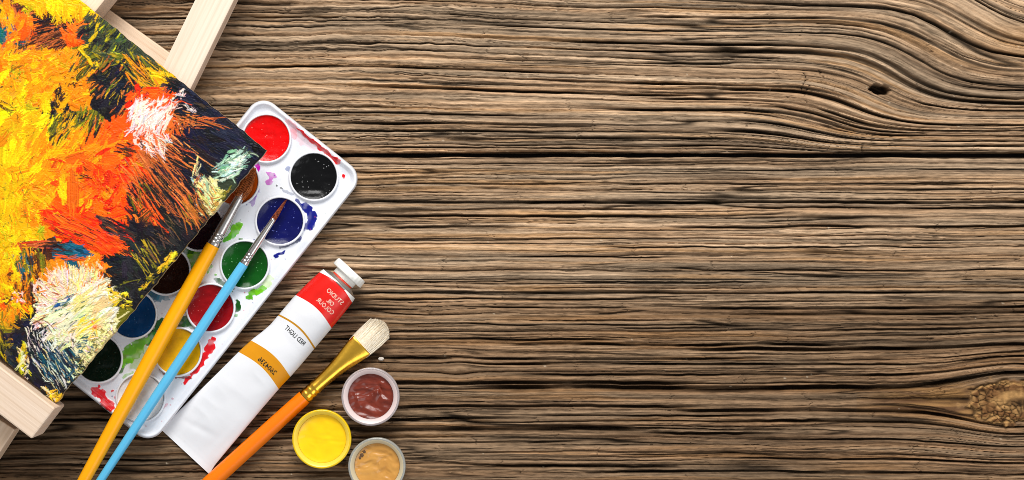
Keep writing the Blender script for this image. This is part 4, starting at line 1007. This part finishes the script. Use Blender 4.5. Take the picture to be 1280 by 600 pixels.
pot(463, 496, 36.5, 28.0, .0135, mat_clear('cloudy_plastic', (230, 216, 214), .2, .55), mat_pot_paint('maroon_paint', (124, 44, 24), (94, 30, 15), 1, .3, .2), 'clear plastic pot of swirled maroon paint beside the gold ferrule', 900, .85, 5, (226, 206, 202))
pot(402, 549, 37.0, 30.0, .0135, mat_clear('yellow_plastic', (250, 206, 20), .25, .15), mat_pot_paint('yellow_paint', (255, 208, 0), (252, 198, 0), 4, .25, .12), 'pot of smooth bright yellow paint with a yellow rim, nearest the orange handle', 920, .12, 4, (250, 216, 76))
pot(471, 583, 36.0, 28.0, .0135, mat_clear('grey_clear_plastic', (214, 212, 202), .2, .55), mat_pot_paint('ochre_paint', (206, 150, 72), (192, 134, 60), 7, .26, .15), 'clear plastic pot of tan ochre paint cut off by the bottom edge', 940, .5, 5, (206, 190, 156))

# a pale crumb by the brush hairs
import bmesh
bm = bmesh.new(); bmesh.ops.create_icosphere(bm, subdivisions=2, radius=.0012)
for v_ in bm.verts: v_.co = (v_.co.x * 1.2 * (1 + .3 * random.random()), v_.co.y * .8 * (1 + .3 * random.random()), v_.co.z * .7 * (1 + .4 * random.random()))
me = bpy.data.meshes.new('crumb'); bm.to_mesh(me); bm.free()
cr = link('crumb', me, mat_plain('chalky_crumb', (206, 196, 184), .7), None, W(476.5, 448.5, .0007))
tag(cr, 'tiny pale crumb on the wood between cream bristles and maroon pot', 'crumb')

# ------------------------------------------------------------------ light
wd = bpy.data.worlds.new('World'); bpy.context.scene.world = wd; wd.use_nodes = True
bg = wd.node_tree.nodes['Background']; bg.inputs[0].default_value = (.95, .97, 1.0, 1); bg.inputs[1].default_value = .36

def area(name, loc, target, size, size_y, power, col=(1, 1, 1)):
    l = bpy.data.lights.new(name, 'AREA'); l.shape = 'RECTANGLE'; l.size = size; l.size_y = size_y; l.energy = power; l.color = col
    o = bpy.data.objects.new(name, l); C.objects.link(o); o.location = loc
    from mathutils import Vector
    d = Vector(target) - Vector(loc); o.rotation_euler = d.to_track_quat('-Z', 'Y').to_euler()
    return o
area('softbox_key', (-.12, .85, .80), (0, .05, 0), .75, .5, 18.0, (1, .985, .96))
area('softbox_fill', (.55, -.6, 1.0), (-.15, 0, 0), .8, .8, 4.8, (.96, .98, 1))

# ------------------------------------------------------------------ camera
cam = bpy.data.cameras.new('camera'); co_ = bpy.data.objects.new('camera', cam); C.objects.link(co_)
co_.location = (0, 0, H); co_.rotation_euler = (0, 0, 0)
cam.sensor_fit = 'HORIZONTAL'; cam.angle = 2 * math.atan(1280 * S / 2 / H); cam.clip_start = .05; cam.clip_end = 20
sc = bpy.context.scene; sc.camera = co_
sc.view_settings.view_transform = 'Standard'; sc.view_settings.look = 'None'; sc.view_settings.exposure = 0; sc.view_settings.gamma = 1
sc.cycles.filter_width = .8
sc.render.resolution_x = 1024; sc.render.resolution_y = 480
